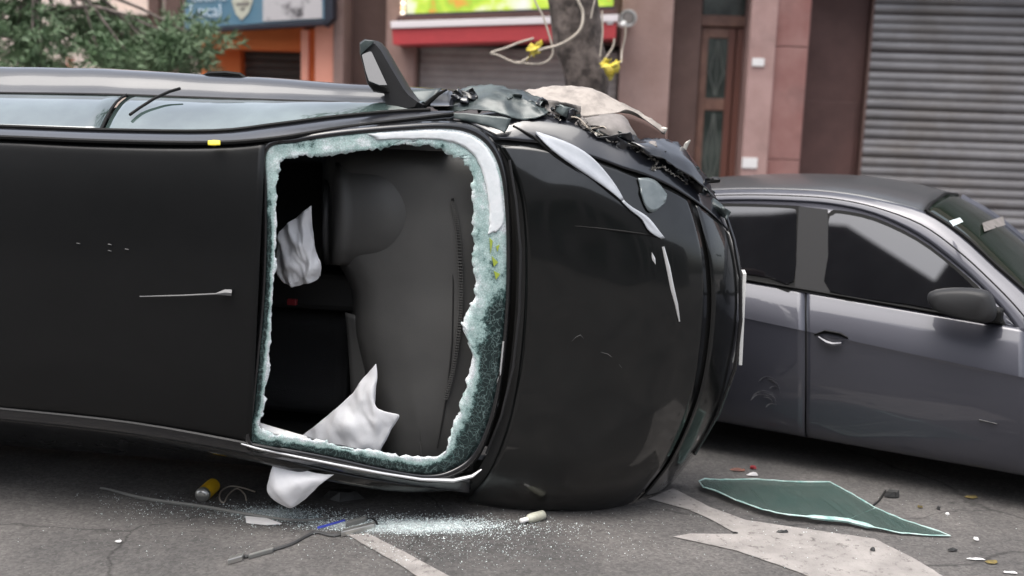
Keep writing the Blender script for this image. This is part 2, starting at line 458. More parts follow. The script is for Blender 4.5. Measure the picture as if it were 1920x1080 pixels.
def patch(name, grid, m, parent=None, su=5, sv=5, thick=0.003, fold=0.0, fscale=6.0, seed=0, sharp=None, ragged=0.0, smooth=True, ridge=0.0, rscale=8.0):
    g = resample(grid, su, sv) if (su > 1 or sv > 1) else grid
    nr, nc = len(g), len(g[0])
    verts = []
    for i, r in enumerate(g):
        for j, p in enumerate(r):
            q = p.copy()
            if fold:
                s = Vector((seed * 3.1, seed * 1.7, seed * 5.3))
                q += (noise.noise_vector(p * fscale + s) + noise.noise_vector(p * fscale * 2.7 + s) * 0.4) * fold
            if ridge:
                s = Vector((seed * 2.3, seed * 4.1, seed))
                pr = Vector((p.x + .35 * p.z, p.y, (p.z - .5 * p.x) * .28)) * rscale
                h = (1 - abs(noise.noise(pr + s)) * 2.6) + .3 * (1 - abs(noise.noise(pr * 2.1 + s)) * 2.6)
                q += BU * (h * ridge)
            if ragged and (i in (0, nr - 1) or j in (0, nc - 1)):
                q += noise.noise_vector(p * 60 + Vector((seed, 0, 0))) * ragged
            verts.append(q)
    return obj(name, verts, grid_faces(nr, nc), m, parent, smooth=smooth, thick=thick, sharp=sharp)

def poly(name, pts, m, parent=None, thick=0.004, normal=None, bevel=0.0, centre_thick=True, smooth=False):
    """a flat-ish polygon of real thickness"""
    n = Vector((0, 0, 0))
    k = len(pts)
    if normal is None:
        c = sum(pts, Vector()) / k
        for i in range(k):
            n += (pts[i] - c).cross(pts[(i + 1) % k] - c)
        n.normalize()
    else:
        n = normal
    tris = geometry.tessellate_polygon([pts])
    h = n * thick * 0.5
    v = [p + h for p in pts] + [p - h for p in pts]
    f = [tuple(t) for t in tris] + [tuple(reversed([x + k for x in t])) for t in tris]
    f += [(i, (i + 1) % k, (i + 1) % k + k, i + k) for i in range(k)]
    return obj(name, v, f, m, parent, bevel=bevel, smooth=smooth)

def tube(name, pts, r, m, parent=None, seg=6, closed=False, flat=1.0):
    n = len(pts)
    verts, faces = [], []
    rad = r if isinstance(r, (list, tuple)) else [r] * n
    prev = None
    for i, p in enumerate(pts):
        if closed:
            t = (pts[(i + 1) % n] - pts[i - 1])
        else:
            t = (pts[min(i + 1, n - 1)] - pts[max(i - 1, 0)])
        t.normalize()
        if prev is None:
            a = t.cross(Vector((0.31, 0.2, 0.93)))
            if a.length < 1e-3: a = t.cross(Vector((1, 0, 0)))
        else:
            a = prev - t * prev.dot(t)
        a.normalize(); prev = a
        b = t.cross(a)
        for k in range(seg):
            ang = 2 * math.pi * k / seg
            verts.append(p + (a * math.cos(ang) + b * math.sin(ang) * flat) * rad[i])
    rings = n if closed else n - 1
    for i in range(rings):
        for k in range(seg):
            i2 = (i + 1) % n
            faces.append((i * seg + k, i * seg + (k + 1) % seg, i2 * seg + (k + 1) % seg, i2 * seg + k))
    if not closed:
        faces.append(tuple(range(seg))); faces.append(tuple((n - 1) * seg + k for k in range(seg)))
    return obj(name, verts, faces, m, parent, smooth=True, sharp=50)

def box_axes(c, ax, ay, az):
    v = [c + ax * sx + ay * sy + az * sz for sx in (-1, 1) for sy in (-1, 1) for sz in (-1, 1)]
    f = [(0, 1, 3, 2), (4, 6, 7, 5), (0, 4, 5, 1), (2, 3, 7, 6), (0, 2, 6, 4), (1, 5, 7, 3)]
    return v, f

def box(name, c, ax, ay, az, m, parent=None, bevel=0.0):
    v, f = box_axes(c, ax, ay, az)
    return obj(name, v, f, m, parent, bevel=bevel)

def join_geo(parts):
    V, F = [], []
    for v, f in parts:
        b = len(V); V += v; F += [tuple(i + b for i in q) for q in f]
    return V, F

# ------------------------------------------------------------------ street frame (kerb, facade and parked car share one direction)
YAW_S = R(5.0)
SX = Vector((math.cos(YAW_S), -math.sin(YAW_S), 0))         # along the kerb, to the right and nearer
SN = Vector((-math.sin(YAW_S), -math.cos(YAW_S), 0))        # from the facade towards the street
Z = Vector((0, 0, 1))
FAC0 = Vector((0, 11.0, 0))

def fac(px, py, off=0.0):
    return on_plane(px, py, FAC0 + SN * off, SN)

def fs(px, py=150, off=0.0):
    """distance along the facade of a sight line"""
    return (fac(px, py, off) - FAC0).dot(SX)

def fz(px, py, off=0.0):
    return fac(px, py, off).z

def fpt(s, z, off=0.0):
    return FAC0 + SX * s + SN * off + Z * z

def fbox(name, s0, s1, z0, z1, o0, o1, m, parent=None, bevel=0.0):
    c = fpt((s0 + s1) / 2, (z0 + z1) / 2, (o0 + o1) / 2)
    return box(name, c, SX * (s1 - s0) / 2, SN * (o1 - o0) / 2, Z * (z1 - z0) / 2, m, parent, bevel)

# ------------------------------------------------------------------ ground, kerb, pavement
def ground():
    s = 260
    o = obj('road', [(-s, -s, 0), (s, -s, 0), (s, s, 0), (-s, s, 0)], [(0, 1, 2, 3)], M['asphalt'], origin=(0, 0, 0))
    o['kind'] = 'structure'
    # pavement slab up to the facade, with a kerb
    k0 = 3.55
    v, f = box_axes(FAC0 + SN * (k0 - 0.16) / 2 + SN * -0.4 + Z * 0.06, SX * 40, SN * ((k0 - 0.16) / 2 + 0.4), Z * 0.058)
    o = obj('pavement', v, f, M['pavement']); o['kind'] = 'structure'
    kr = thing('kerb', 'row of grey kerb stones edging the far pavement', 'kerb', FAC0 + SN * k0, kind='structure')
    for i in range(-14, 16):
        box('kerb_stone', FAC0 + SN * (k0 - 0.075) + SX * (i * 0.9) + Z * 0.062, SX * 0.444, SN * 0.075, Z * 0.065, M['kerb'], kr, bevel=0.012)

ground()

def marking(name, pix, label):
    pts = [on_ground(x, y, 0.004) for x, y in pix]
    # fine outline so the worn edge is not a ruler line
    out = []
    for i, p in enumerate(pts):
        q = pts[(i + 1) % len(pts)]
        n = max(2, int((q - p).length / 0.03))
        for k in range(n):
            t = p.lerp(q, k / n)
            t += noise.noise_vector(t * 25) * 0.004
            t.z = 0.004
            out.append(t)
    tris = geometry.tessellate_polygon([out])
    o = obj(name, out, [tuple(t) for t in tris], M['paint'])
    o['kind'] = 'structure'
    o['label'] = label
    return o

marking('road_marking', [(1216, 935), (1262, 915), (1330, 950), (1400, 975), (1640, 1010), (1720, 1050), (1800, 1100), (1640, 1130),
                         (1480, 1066), (1380, 1032), (1262, 1006), (1296, 1000), (1382, 1001), (1330, 972), (1290, 955)],
        'worn white forked road marking beneath the green glass sheet')
marking('road_marking', [(652, 1003), (690, 1000), (760, 1035), (850, 1084), (900, 1112), (830, 1112), (745, 1056)],
        'narrow worn white line running to the bottom edge below the windshield')

# ------------------------------------------------------------------ overturned black car
YAW_B = R(8.0)
BF = Vector((math.cos(YAW_B), -math.sin(YAW_B), 0))         # its nose
BU = Vector((-math.sin(YAW_B), -math.cos(YAW_B), 0))        # its roof side, towards the camera
_roofpt = CAM + ray(500, 545) * (4.29 / ray(500, 545).dot(_f))
BO = _roofpt - BU * 1.40
BO.z = 0.0

def bp(px, py, v):
    return on_plane(px, py, BO + BU * v, BU)

def bu(p):
    return (p - BO).dot(BF)

def bc(u, v, z):
    return BO + BF * u + BU * v + Z * z

CARX, CARZ = bu(bp(940, 600, 0.95)), 0.9
black = thing('overturned_car', 'black car lying on its side with smashed windshield and crumpled front wing', 'car', bc(0.3, 0.8, 0.0))

def row(lst):
    return [bp(*t) for t in lst]

# roof
RX = [-520, -220, 0, 150, 300, 420, 497]
topy = [252, 254, 261, 268, 272, 271, 264]
boty = [718, 744, 766, 780, 799, 818, 834]
lv = [1.33, 1.36, 1.37, 1.37, 1.37, 1.365, 1.355]
roof_rows = []
for k, (t, dv) in enumerate(((0, -0.012), (0.04, 0.012), (0.2, 0.04), (0.5, 0.052), (0.8, 0.04), (0.96, 0.012), (1.0, -0.012))):
    r = []
    for j, x in enumerate(RX):
        y = topy[j] + (boty[j] - topy[j]) * t
        xx = x - (t * 26 if j >= 5 else t * 10)
        r.append(bp(xx, y, lv[j] + dv))
    roof_rows.append(r)
patch('roof_panel', roof_rows, M['roofblack'], black, 6, 6, 0.003)

# upper flank, from the roof edge over the belt to the shoulder and down to the sill
UX = [-520, -220, 0, 200, 400, 520, 640, 760, 850]
rowA = row(zip(UX, [250, 252, 258, 266, 269, 260, 241, 226, 215], [1.335, 1.365, 1.372, 1.372, 1.365, 1.34, 1.22, 1.08, 0.97]))
rowB = row(zip(UX, [232, 234, 240, 247, 249, 236, 221, 211, 208], [1.28, 1.29, 1.29, 1.29, 1.28, 1.25, 1.13, 1.02, 0.94]))
rowC = row(zip(UX, [168, 172, 177, 180, 187, 191, 195, 198, 199], [0.93, 0.93, 0.93, 0.93, 0.93, 0.93, 0.92, 0.91, 0.90]))
rowC2 = row(zip(UX, [150, 156, 161, 165, 173, 178, 184, 190, 193], [0.885, 0.885, 0.885, 0.885, 0.885, 0.885, 0.88, 0.87, 0.86]))
rowD = row(zip(UX, [116, 121, 126, 131, 142, 149, 157, 164, 170], [0.775, 0.775, 0.775, 0.775, 0.775, 0.775, 0.77, 0.76, 0.75]))
rowE = [p - BU * 0.25 - Z * 0.015 for p in rowD]
rowF = [p - BU * 0.48 - Z * 0.05 for p in rowD]
patch('roof_rail', [rowA, [a.lerp(b, 0.5) + Z * 0.006 for a, b in zip(rowA, rowB)], rowB], M['navy'], black, 4, 3, 0.004)
patch('door_panel', [rowC, rowC2, rowD, rowE, rowF], M['navy'], black, 8, 5, 0.004, fold=.0035, fscale=3.5, seed=4)
# the side windows: two panes set between rail and belt, split by a slanting pillar
def between(ra, rb, x, t):
    """point at pixel column x (piecewise) and fraction t from row a to row b"""
    for j in range(len(UX) - 1):
        if UX[j] <= x <= UX[j + 1]:
            k = (x - UX[j]) / (UX[j + 1] - UX[j])
            return ra[j].lerp(ra[j + 1], k).lerp(rb[j].lerp(rb[j + 1], k), t)
def pane_grid(x0, x1, sk, lo=0.0, hi=1.0, n=8, lift=0.003):
    g = []
    for t in (lo, lo + (hi - lo) * .2, lo + (hi - lo) * .4, lo + (hi - lo) * .6, lo + (hi - lo) * .8, hi):
        g.append([between(rowB, rowC, max(-519, x0 + (x1 - x0) * i / n + sk[0] * t * (1 - i / n) + sk[1] * t * (i / n)), t) + Z * (lift + 0.026 * math.sin(math.pi * t)) for i in range(n + 1)])
    return g
patch('rear_side_window', pane_grid(-500, 186, (30, 48)), M['sideglass'], black, 3, 3, 0.004)
patch('front_side_window', pane_grid(196, 780, (48, 20)), M['sideglass'], black, 5, 5, 0.004, fold=.0035, fscale=4.5, seed=8)
tube('window_divider', [between(rowB, rowC, 190 + 48 * t, t) + Z * (0.008 + 0.026 * math.sin(math.pi * t)) for t in (0, .2, .4, .6, .8, 1)], 0.006, M['rubber'], black)
tube('window_seal', [p + Z * 0.004 for p in spline(rowC, 4)][:-2], 0.008, M['rubber'], black)
tube('window_seal', [p + Z * 0.006 for p in spline(rowB, 4)][:-2], 0.009, M['rubber'], black)
tube('drip_moulding', [p + Z * 0.002 + BU * 0.004 for p in spline(rowA, 4)], 0.009, M['rubber'], black)
# curved dark rod lying over the front side window
tube('curved_rod', [bp(x, y, v) + Z * 0.034 for x, y, v in ((244, 231, 1.22), (262, 218, 1.16), (290, 200, 1.08), (318, 187, 1.0), (338, 181, 0.96))], 0.0065, M['rubber'], black)
# door handle on the skyline
tube('door_handle', [bp(x, y, .76) for x, y in ((380, 146), (392, 139), (425, 138), (450, 141), (462, 149))], 0.012, M['rubber'], black)
tube('door_handle', [bp(x, y, .80) for x, y in ((560, 166), (590, 162), (622, 165))], 0.008, M['rubber'], black)

# windscreen pillar on the upper side, between roof edge and glass
pil = [rowA[5:], row([(520, 270, 1.335), (640, 253, 1.215), (760, 240, 1.075), (850, 236, .965)])]
patch('windshield_pillar', pil, M['seal'], black, 5, 3, 0.01)

# lower flank, turned to the road
LXs = [-520, -220, 0, 250, 480, 620, 760, 880]
low0 = row(zip(LXs, [718, 744, 766, 793, 834, 862, 886, 902], [1.32, 1.35, 1.36, 1.36, 1.345, 1.22, 1.08, 0.95]))
low1 = row(zip(LXs, [737, 764, 786, 814, 853, 882, 908, 924], [1.30, 1.33, 1.33, 1.33, 1.31, 1.18, 1.04, 0.92]))
def flank(base, v, z):
    return [bc(bu(p), v + (0 if i < 5 else 0), z) for i, p in enumerate(base)]
patch('lower_roof_rail', [low0, [a.lerp(b, .5) + BU * .006 for a, b in zip(low0, low1)], low1], M['navy'], black, 4, 3, 0.004)
lowpts = [low1, [bc(bu(p), min(1.24, (p - BO).dot(BU) - 0.03), max(0.13, p.z - 0.06)) for p in low1],
          [bc(bu(p), 0.92, 0.17) for p in low1], [bc(bu(p), 0.75, 0.10) for p in low1],
          [bc(bu(p), 0.47, 0.02) for p in low1], [bc(bu(p), 0.24, 0.07) for p in low1]]
patch('lower_door_panel', lowpts, M['black'], black, 4, 4, 0.004)
tube('lower_drip_moulding', [p + BU * 0.006 for p in spline(low0, 4)], 0.008, M['darktrim'], black)
# floor pan and tail close the shell; firewall behind the dash
u_lo, u_hi = bu(low0[0]), bu(bp(1000, 600, .5))
v_, f_ = box_axes(bc((u_lo + u_hi) / 2, 0.22, 0.92), BF * (u_hi - u_lo) / 2, BU * 0.03, Z * 0.80)
obj('floor_pan', v_, f_, M['dashdark'], black)
v_, f_ = box_axes(bc(u_hi + .36, 0.22, 0.84), BF * .34, BU * .03, Z * .50)
obj('engine_tray', v_, f_, M['dashdark'], black)
v_, f_ = box_axes(bc(u_lo + 0.04, 0.78, 0.9), BF * 0.03, BU * 0.56, Z * 0.72)
obj('tail_panel', v_, f_, M['black'], black)

# ---- front body
STA = [
 [(836, 224, .80), (868, 232, .87), (912, 262, .915), (958, 345, .935), (972, 450, .945), (969, 600, .945), (950, 750, .935), (915, 862, .92), (878, 918, .87), (860, 938, .80)],
 [(950, 208, .78), (975, 228, .85), (1000, 268, .89), (1030, 350, .92), (1046, 450, .93), (1045, 600, .935), (1028, 760, .925), (990, 875, .91), (955, 928, .855), (938, 952, .78)],
 [(1050, 218, .76), (1072, 240, .82), (1098, 290, .86), (1125, 365, .89), (1143, 460, .90), (1143, 600, .905), (1126, 770, .89), (1082, 885, .88), (1040, 938, .82), (1022, 962, .745)],
 [(1140, 240, .72), (1158, 268, .78), (1182, 320, .82), (1206, 388, .845), (1223, 470, .855), (1226, 600, .86), (1208, 760, .845), (1160, 878, .83), (1118, 936, .77), (1098, 962, .70)],
 [(1226, 275, .66), (1240, 300, .71), (1258, 350, .745), (1277, 410, .77), (1292, 490, .78), (1294, 600, .785), (1275, 740, .77), (1228, 860, .755), (1184, 922, .70), (1160, 950, .63)],
 [(1292, 320, .57), (1303, 345, .61), (1320, 390, .64), (1336, 445, .66), (1348, 515, .67), (1348, 610, .67), (1328, 730, .66), (1282, 840, .65), (1238, 902, .595), (1210, 932, .53)],
 [(1340, 368, .44), (1350, 392, .47), (1363, 428, .49), (1376, 480, .50), (1384, 540, .50), (1382, 620, .50), (1362, 722, .49), (1318, 820, .47), (1268, 888, .43), (1238, 924, .38)],
 [(1356, 395, .25), (1366, 420, .25), (1378, 450, .25), (1388, 495, .25), (1393, 550, .25), (1390, 625, .25), (1370, 722, .25), (1325, 818, .25), (1275, 886, .25), (1245, 922, .25)],
]
sta = [row(s) for s in STA]
def rows_of(i0, i1, s0=0, s1=None):
    return [[st[i] for i in range(i0, i1 + 1)] for st in sta[s0:s1]]
G = resample(sta, 8, 6)        # dense: [station*6][profile*8]
def sub(r0, r1, c0, c1):
    return [r[c0:c1] for r in G[r0:r1]]
SU, SV = 8, 6
for r_ in G:
    for p in r_:
        p.z = max(p.z, 0.006)
def body_part(name, r0, r1, c0, c1, m, dent=None):
    g = [[p.copy() for p in r] for r in sub(r0, r1, c0, c1)]
    if dent:
        for r in g:
            for p in r: dent(p)
    return patch(name, g, m, black, 1, 1, 0.003)
def hood_dent(p):
    d = (noise.noise(p * 1.7) * 0.020 + noise.noise(p * 6.0) * 0.004)
    p += BU * d
E = 5 * SV                      # leading edge of the hood lies at station 4.6
body_part('hood', 1, 28, 2 * SU + 1, len(G[0]), M['black'], hood_dent)
body_part('front_bumper', 28, len(G), 2 * SU + 1, len(G[0]), M['black'], hood_dent)
body_part('upper_fender', 1, len(G), 0, 2 * SU + 1, M['navy'], lambda p: p.__iadd__(BU * noise.noise(p * 7) * 0.012 + Z * noise.noise(p * 9 + Vector((5, 0, 0))) * 0.008))
# dark bay under the panels so gaps read as shut lines, with firewall and wheel wells closed off
gin = [[p - BU * 0.02 - BF * 0.012 for p in r] for r in G[::3]]
gin = [[p.lerp(bc(bu(p), (p - BO).dot(BU), 0.9), 0.02) for p in r] for r in gin]
patch('engine_bay_liner', gin, M['dashdark'], black, 1, 1, 0.004)
v_, f_ = box_axes(bc(bu(bp(1030, 600, .6)), 0.55, 0.92), BF * 0.02, BU * 0.26, Z * 0.60)
obj('firewall', v_, f_, M['dashdark'], black)
# front fascia below the hood edge: grille bars, plate seen edge-on
pl0 = bp(1396, 512, .42); pl1 = bp(1388, 684, .40)
ax = (pl1 - pl0) / 2
c_ = (pl0 + pl1) / 2 - BU * 0.05
box('number_plate', c_, ax, BU * 0.06, BF * 0.008, M['plate'], black, bevel=0.002)
# pale strips standing in for bright highlights near the hood's leading edge
tube('highlight_strip', [bp(x, y, v) + BU * 0.010 for x, y, v in ((1243, 462, .835), (1252, 500, .83), (1260, 540, .825), (1268, 570, .82), (1274, 602, .815))], [0.006, 0.010, 0.010, 0.008, 0.003], M['trim'], black)
tube('highlight_strip', [bp(x, y, v) + BU * 0.010 for x, y, v in ((1221, 470, .85), (1225, 484, .85), (1229, 497, .845), (1234, 507, .84))], [0.003, 0.008, 0.006, 0.002], M['trim'], black)
tube('bumper_moulding', [bp(x, y, v) + BU * 0.012 + BF * .004 for x, y, v in ((1356, 395, .48), (1374, 450, .505), (1386, 520, .515), (1387, 600, .515), (1376, 690, .505), (1345, 775, .49), (1300, 850, .46))], 0.009, M['seal'], black)

# find front surface near a pixel: nearest dense point's height, so lamps sit on the body
def skin(px, py, lift=0.0):
    best, bd = None, 1e9
    d = ray(px, py)
    for r in G:
        for p in r:
            q = p - CAM
            t = q.dot(d)
            e = (q - d * t).length
            if e < bd: bd, best = e, t
    return CAM + d * (best - lift)
def lamp(name, pix, m, lift=0.018, thick=0.012):
    pts = [skin(x, y, lift) for x, y in pix]
    return poly(name, pts, m, black, thick, normal=BU, bevel=0.003)
def lamp_patch(name, up, lo, m, lift=.02):
    n = 10
    def along(pl, t):
        q = spline([Vector((x, y, 0)) for x, y in pl], 8)
        return q[min(len(q) - 1, int(round(t * (len(q) - 1))))]
    g = []
    for k in range(5):
        r_ = []
        for i in range(n + 1):
            a_, b_ = along(up, i / n), along(lo, i / n)
            p = a_.lerp(b_, k / 4)
            r_.append(skin(p.x, p.y, lift))
        g.append(r_)
    # even out the stepping of the skin samples
    for _ in range(3):
        g = [[(p * 2 + r_[max(0, j - 1)] + r_[min(n, j + 1)]) / 4 if 0 < j < n else p for j, p in enumerate(r_)] for r_ in g]
    return patch(name, g, m, black, 2, 2, .008)
lamp_patch('headlight', [(1004, 246), (1050, 262), (1100, 281), (1132, 318), (1158, 350), (1170, 374)], [(1006, 252), (1030, 280), (1070, 308), (1112, 336), (1145, 358), (1166, 377)], M['lens'])
lamp_patch('headlight_end', [(1169, 374), (1190, 394), (1212, 404), (1228, 424), (1247, 446)], [(1166, 378), (1186, 399), (1207, 411), (1212, 434), (1240, 447)], M['lens'])
lamp_patch('indicator_lamp', [(1196, 334), (1222, 334), (1240, 350), (1251, 366)], [(1204, 368), (1214, 396), (1228, 398), (1247, 380)], M['lensdark'], .016)
tube('hood_shut_line', [skin(x, y, 0.006) for x, y in ((962, 236), (1000, 256), (1040, 292), (1080, 320), (1130, 352), (1165, 378), (1205, 410), (1240, 448))], 0.0055, M['rubber'], black)
tube('hood_crease', [skin(x, y, 0.003) for x, y in ((1078, 424), (1120, 428), (1170, 434), (1212, 440), (1246, 448))], [0.002, 0.004, 0.005, 0.005, 0.003], M['rubber'], black)
tube('paint_scratch', [skin(x, y, 0.004) for x, y in ((1126, 660), (1140, 664), (1155, 676), (1166, 690))], [0.001, 0.003, 0.0025, 0.001], M['scuff'], black, flat=.3)
tube('paint_scratch', [skin(x, y, 0.004) for x, y in ((1072, 640), (1080, 632), (1088, 628), (1094, 634))], [0.001, 0.003, 0.003, 0.001], M['scuff'], black, flat=.3)

# ---- windshield remains
def wsv(px, py):
    t = (px + (py - 545) * 0.04 - 490) / 460.0
    t = min(1.05, max(-0.05, t))
    s = (py - 560) / 300.0
    return 1.352 - 0.40 * t + 0.03 * math.sin(math.pi * min(1, max(0, t))) - 0.01 * s * s
def ws(px, py, lift=0.0):
    return bp(px, py, wsv(px, py) + lift)
OUT = [(503, 282), (560, 267), (640, 255), (740, 246), (830, 242), (882, 251), (917, 278), (938, 325), (947, 400), (949, 500), (945, 600), (934, 700), (917, 780), (889, 846), (850, 878), (800, 889), (720, 877), (620, 855), (540, 840), (474, 828), (478, 760), (488, 660), (497, 560), (501, 460), (501, 360)]
INN = [(525, 303), (560, 293), (600, 290), (690, 281), (740, 272), (792, 270), (850, 292), (876, 312), (886, 370), (888, 470), (888, 545), (868, 612), (884, 660), (866, 748), (846, 810), (826, 852), (745, 853), (650, 836), (575, 822), (494, 806), (498, 740), (507, 640), (513, 550), (517, 450), (520, 360)]
FR = [.75, .55, .75, 1.1, 1.1, 1.1, 1.05, 1.05, 1.05, .65, .3, .12, .1, .1, .15, .1, .08, .1, .15, .3, .25, .15, .1, .12, .6]
def windshield():
    n = len(OUT); sub_ = 18; random.seed(15)
    o3 = spline([Vector((x, y, 0)) for x, y in OUT], sub_, True)
    i3 = spline([Vector((x, y, 0)) for x, y in INN], sub_, True)
    fr = [c.x for c in spline([Vector((f, 0, 0)) for f in FR], sub_, True)]
    N = len(o3); K = 7
    verts, faces, fz_ = [], [], []
    for k in range(K):
        t = k / (K - 1)
        for i in range(N):
            p = o3[i].lerp(i3[i], t)
            if k == K - 1:
                p += Vector((random.uniform(-1.7, 1.7), random.uniform(-1.7, 1.7), 0)) + noise.noise_vector(Vector((i * 0.35, 3, 1))) * 5.0 + noise.noise_vector(Vector((i * 0.11, 9, 1))) * 6.0
            elif k:
                p += noise.noise_vector(Vector((i * 0.35, k * 2.1, 5))) * 2.0
            q = ws(p.x, p.y, 0.002 + noise.noise(Vector((p.x * .05, p.y * .05, 0))) * 0.003 * (t + .2))
            verts.append(q)
            tgt = .95 if fr[i] < .6 else .74
            e = fr[i] + (tgt - fr[i]) * min(1, max(0, (t - 0.3) / 0.5)) + .12 * noise.noise(Vector((p.x * .012, p.y * .012, 2)))
            if k == K - 1: e += .12
            fz_.append(min(1.25, e * 0.9))
    for k in range(K - 1):
        for i in range(N):
            j = (i + 1) % N
            faces.append((k * N + i, k * N + j, (k + 1) * N + j, (k + 1) * N + i))
    o = obj('windshield', verts, faces, M['frost'], black, smooth=True, thick=0.006)
    a = o.data.attributes.new('frost', 'FLOAT', 'POINT')
    a.data.foreach_set('value', fz_)
    o['label'] = 'jagged ring of crazed greenish glass left in the windshield opening'
    # rubber seal round it
    c = sum((Vector((x, y, 0)) for x, y in OUT), Vector()) / n
    seal = []
    g = []
    for s, lift in ((1.0, 0.0), (1.014, 0.010), (1.03, 0.006), (1.045, -0.012)):
        g.append([ws(c.x + (p.x - c.x) * s, c.y + (p.y - c.y) * s, lift) for p in o3])
    N = len(o3)
    V = [p for r in g for p in r]
    F = [(k * N + i, k * N + (i + 1) % N, (k + 1) * N + (i + 1) % N, (k + 1) * N + i) for k in range(3) for i in range(N)]
    obj('windshield_seal', V, F, M['seal'], black, smooth=True, thick=0.004)
windshield()
film = [[ws(x, y, .008) for x, y in ((690, 251), (760, 247), (830, 245), (880, 254), (914, 281), (934, 326), (943, 390), (944, 418), (930, 436))],
        [ws(x, y, .009) for x, y in ((700, 256), (764, 253), (830, 252), (874, 262), (904, 288), (922, 332), (930, 390), (931, 418), (924, 434))],
        [ws(x, y, .008) for x, y in ((706, 262), (766, 260), (828, 262), (866, 273), (893, 298), (909, 338), (917, 390), (918, 420), (916, 440))]]
patch('film_and_glint', film, M['whitefilm'], black, 6, 3, .003, ragged=.004, seed=3)
for a_, b_, c_ in (((918, 446), (924, 452), (920, 476)), ((922, 480), (934, 492), (926, 500)), ((926, 508), (938, 514), (930, 524)), ((930, 462), (937, 458), (933, 472))):  # yellow-green flecks standing in for a reflection on the glass
    poly('film_and_glint', [ws(x, y, .010) for x, y in (a_, b_, c_)], M['paintedglint'], black, .003, normal=BU)
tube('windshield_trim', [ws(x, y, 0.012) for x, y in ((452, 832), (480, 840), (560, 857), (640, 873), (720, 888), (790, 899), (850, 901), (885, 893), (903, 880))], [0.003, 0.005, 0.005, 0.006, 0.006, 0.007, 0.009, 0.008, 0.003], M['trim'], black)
tube('cowl_trim', [bp(x, y, v) for x, y, v in ((955, 300, .945), (968, 380, .955), (976, 470, .96), (974, 580, .96), (962, 690, .958), (940, 780, .95), (912, 850, .935))], 0.006, M['darktrim'], black)
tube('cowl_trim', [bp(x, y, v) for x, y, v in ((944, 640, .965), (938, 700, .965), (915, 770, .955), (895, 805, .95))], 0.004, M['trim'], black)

# ---- cabin behind the broken glass
drows = []
for y, e in ((262, -.10), (300, 0), (345, .02), (400, .02), (460, .02), (540, .01), (620, .01), (700, .005), (780, 0), (850, -.02), (885, -.06)):
    t = (y - 262) / 623
    left = 612 + (0 if y < 440 else min(1, (y - 440) / 90) * 52) + max(0, (y - 600)) * 0.22
    xs = [left - 6, left, left + 25, left + 70, 800 - t * 10, 850 - t * 14, 905 - abs(t - .4) * 30]
    vs = [0.45, .80, .90, .925, .925, .912, .885]
    drows.append([bp(x, y, v + e) for x, v in zip(xs, vs)])
patch('dashboard', drows, M['dash'], black, 5, 4, 0.01)
# instrument hood: a domed pod rising from the dash
pod = []
for i in range(9):
    a = i / 8
    r = []
    for j in range(9):
        b = j / 8
        x = 612 + (178 - 40 * (2 * a - 1) ** 2) * b; y = 306 + 190 * a
        hgt = max(0, math.sin(math.pi * a)) ** .6 * (1 - max(0, 2 * b - 1) ** 2) * 0.10 - .012
        r.append(bp(x, y, 0.905 + hgt - (0.25 if b == 0 else 0)))
    pod.append(r)
patch('instrument_hood', pod, M['dash'], black, 3, 3, 0.008)
# defroster vent with its ribs
vp = [Vector((x, y, 0)) for x, y in ((848, 372), (858, 430), (864, 520), (862, 600), (852, 680), (836, 748))]
vs_ = spline(vp, 12)
dv = tube('vent_slot', [bp(p.x, p.y, .935) for p in vs_], 0.011, M['dashdark'], black, flat=.6)
V_, F_ = [], []
parts = []
for p in spline(vp, 16)[2:]:
    c = bp(p.x, p.y, .946)
    parts.append(box_axes(c, BF * 0.010, BU * 0.002, Z * 0.0025))
V_, F_ = join_geo(parts)
o = obj('vent_ribs', V_, F_, M['dash'], black); o['kind'] = 'stuff'
tube('dash_seam', [bp(x, y, .925) for x, y in ((818, 300), (834, 360), (846, 440), (850, 540), (848, 640), (838, 740), (820, 840))], 0.0035, M['dashdark'], black)
# steering wheel edge-on
cw = bp(596, 420, 0.93)
ax1 = (BF * 0.25 + BU * 0.97).normalized(); ax1b = Z
ring = [cw - BU * 0.14 + ax1 * math.cos(a) * 0.18 + ax1b * math.sin(a) * 0.18 for a in [2 * math.pi * i / 32 for i in range(32)]]
tube('steering_wheel', ring, 0.014, M['darktrim'], black, seg=8, closed=True)
tube('steering_column', [cw - BU * 0.14, cw - BU * 0.10 + BF * 0.25], 0.035, M['dashdark'], black, seg=10)
# seats with head restraints
for zc in (1.28, 0.55):
    uu = bu(bp(430, 560, 1.0))
    g = []
    for k in range(7):
        a = k / 6
        v = 0.42 + 0.72 * a
        u = uu - 0.16 - 0.18 * a
        hw = 0.25 - 0.05 * a * a
        g.append([bc(u + d, v, zc + s * hw) for s, d in ((-1, -.06), (-.85, .05), (-.4, .07), (0, .06), (.4, .07), (.85, .05), (1, -.06))])
    patch('seat_backrest', g, M['seatfab'], black, 3, 2, 0.06)
    g = []
    for k in range(5):
        a = k / 4
        u = uu - 0.12 + 0.50 * a
        g.append([bc(u, 0.46 + 0.02 * a - d, zc + s * 0.25) for s, d in ((-1, .08), (-.85, -.02), (-.4, 0), (0, .01), (.4, 0), (.85, -.02), (1, .08))])
    patch('seat_cushion', g, M['seatfab'], black, 3, 2, 0.06)
    c = bc(uu - 0.33, 1.22, zc)
    box('head_restraint', c, BF * 0.05, BU * 0.09, Z * 0.13, M['seatfab'], black, bevel=0.04)
box('centre_console', bc(bu(bp(590, 560, .6)), .52, .92), BF * .30, BU * .12, Z * .09, M['dashdark'], black, bevel=.03)
box('belt_buckle', bp(548, 566, .72), BF * .022, BU * .012, Z * .014, M['red'], black, bevel=.004)
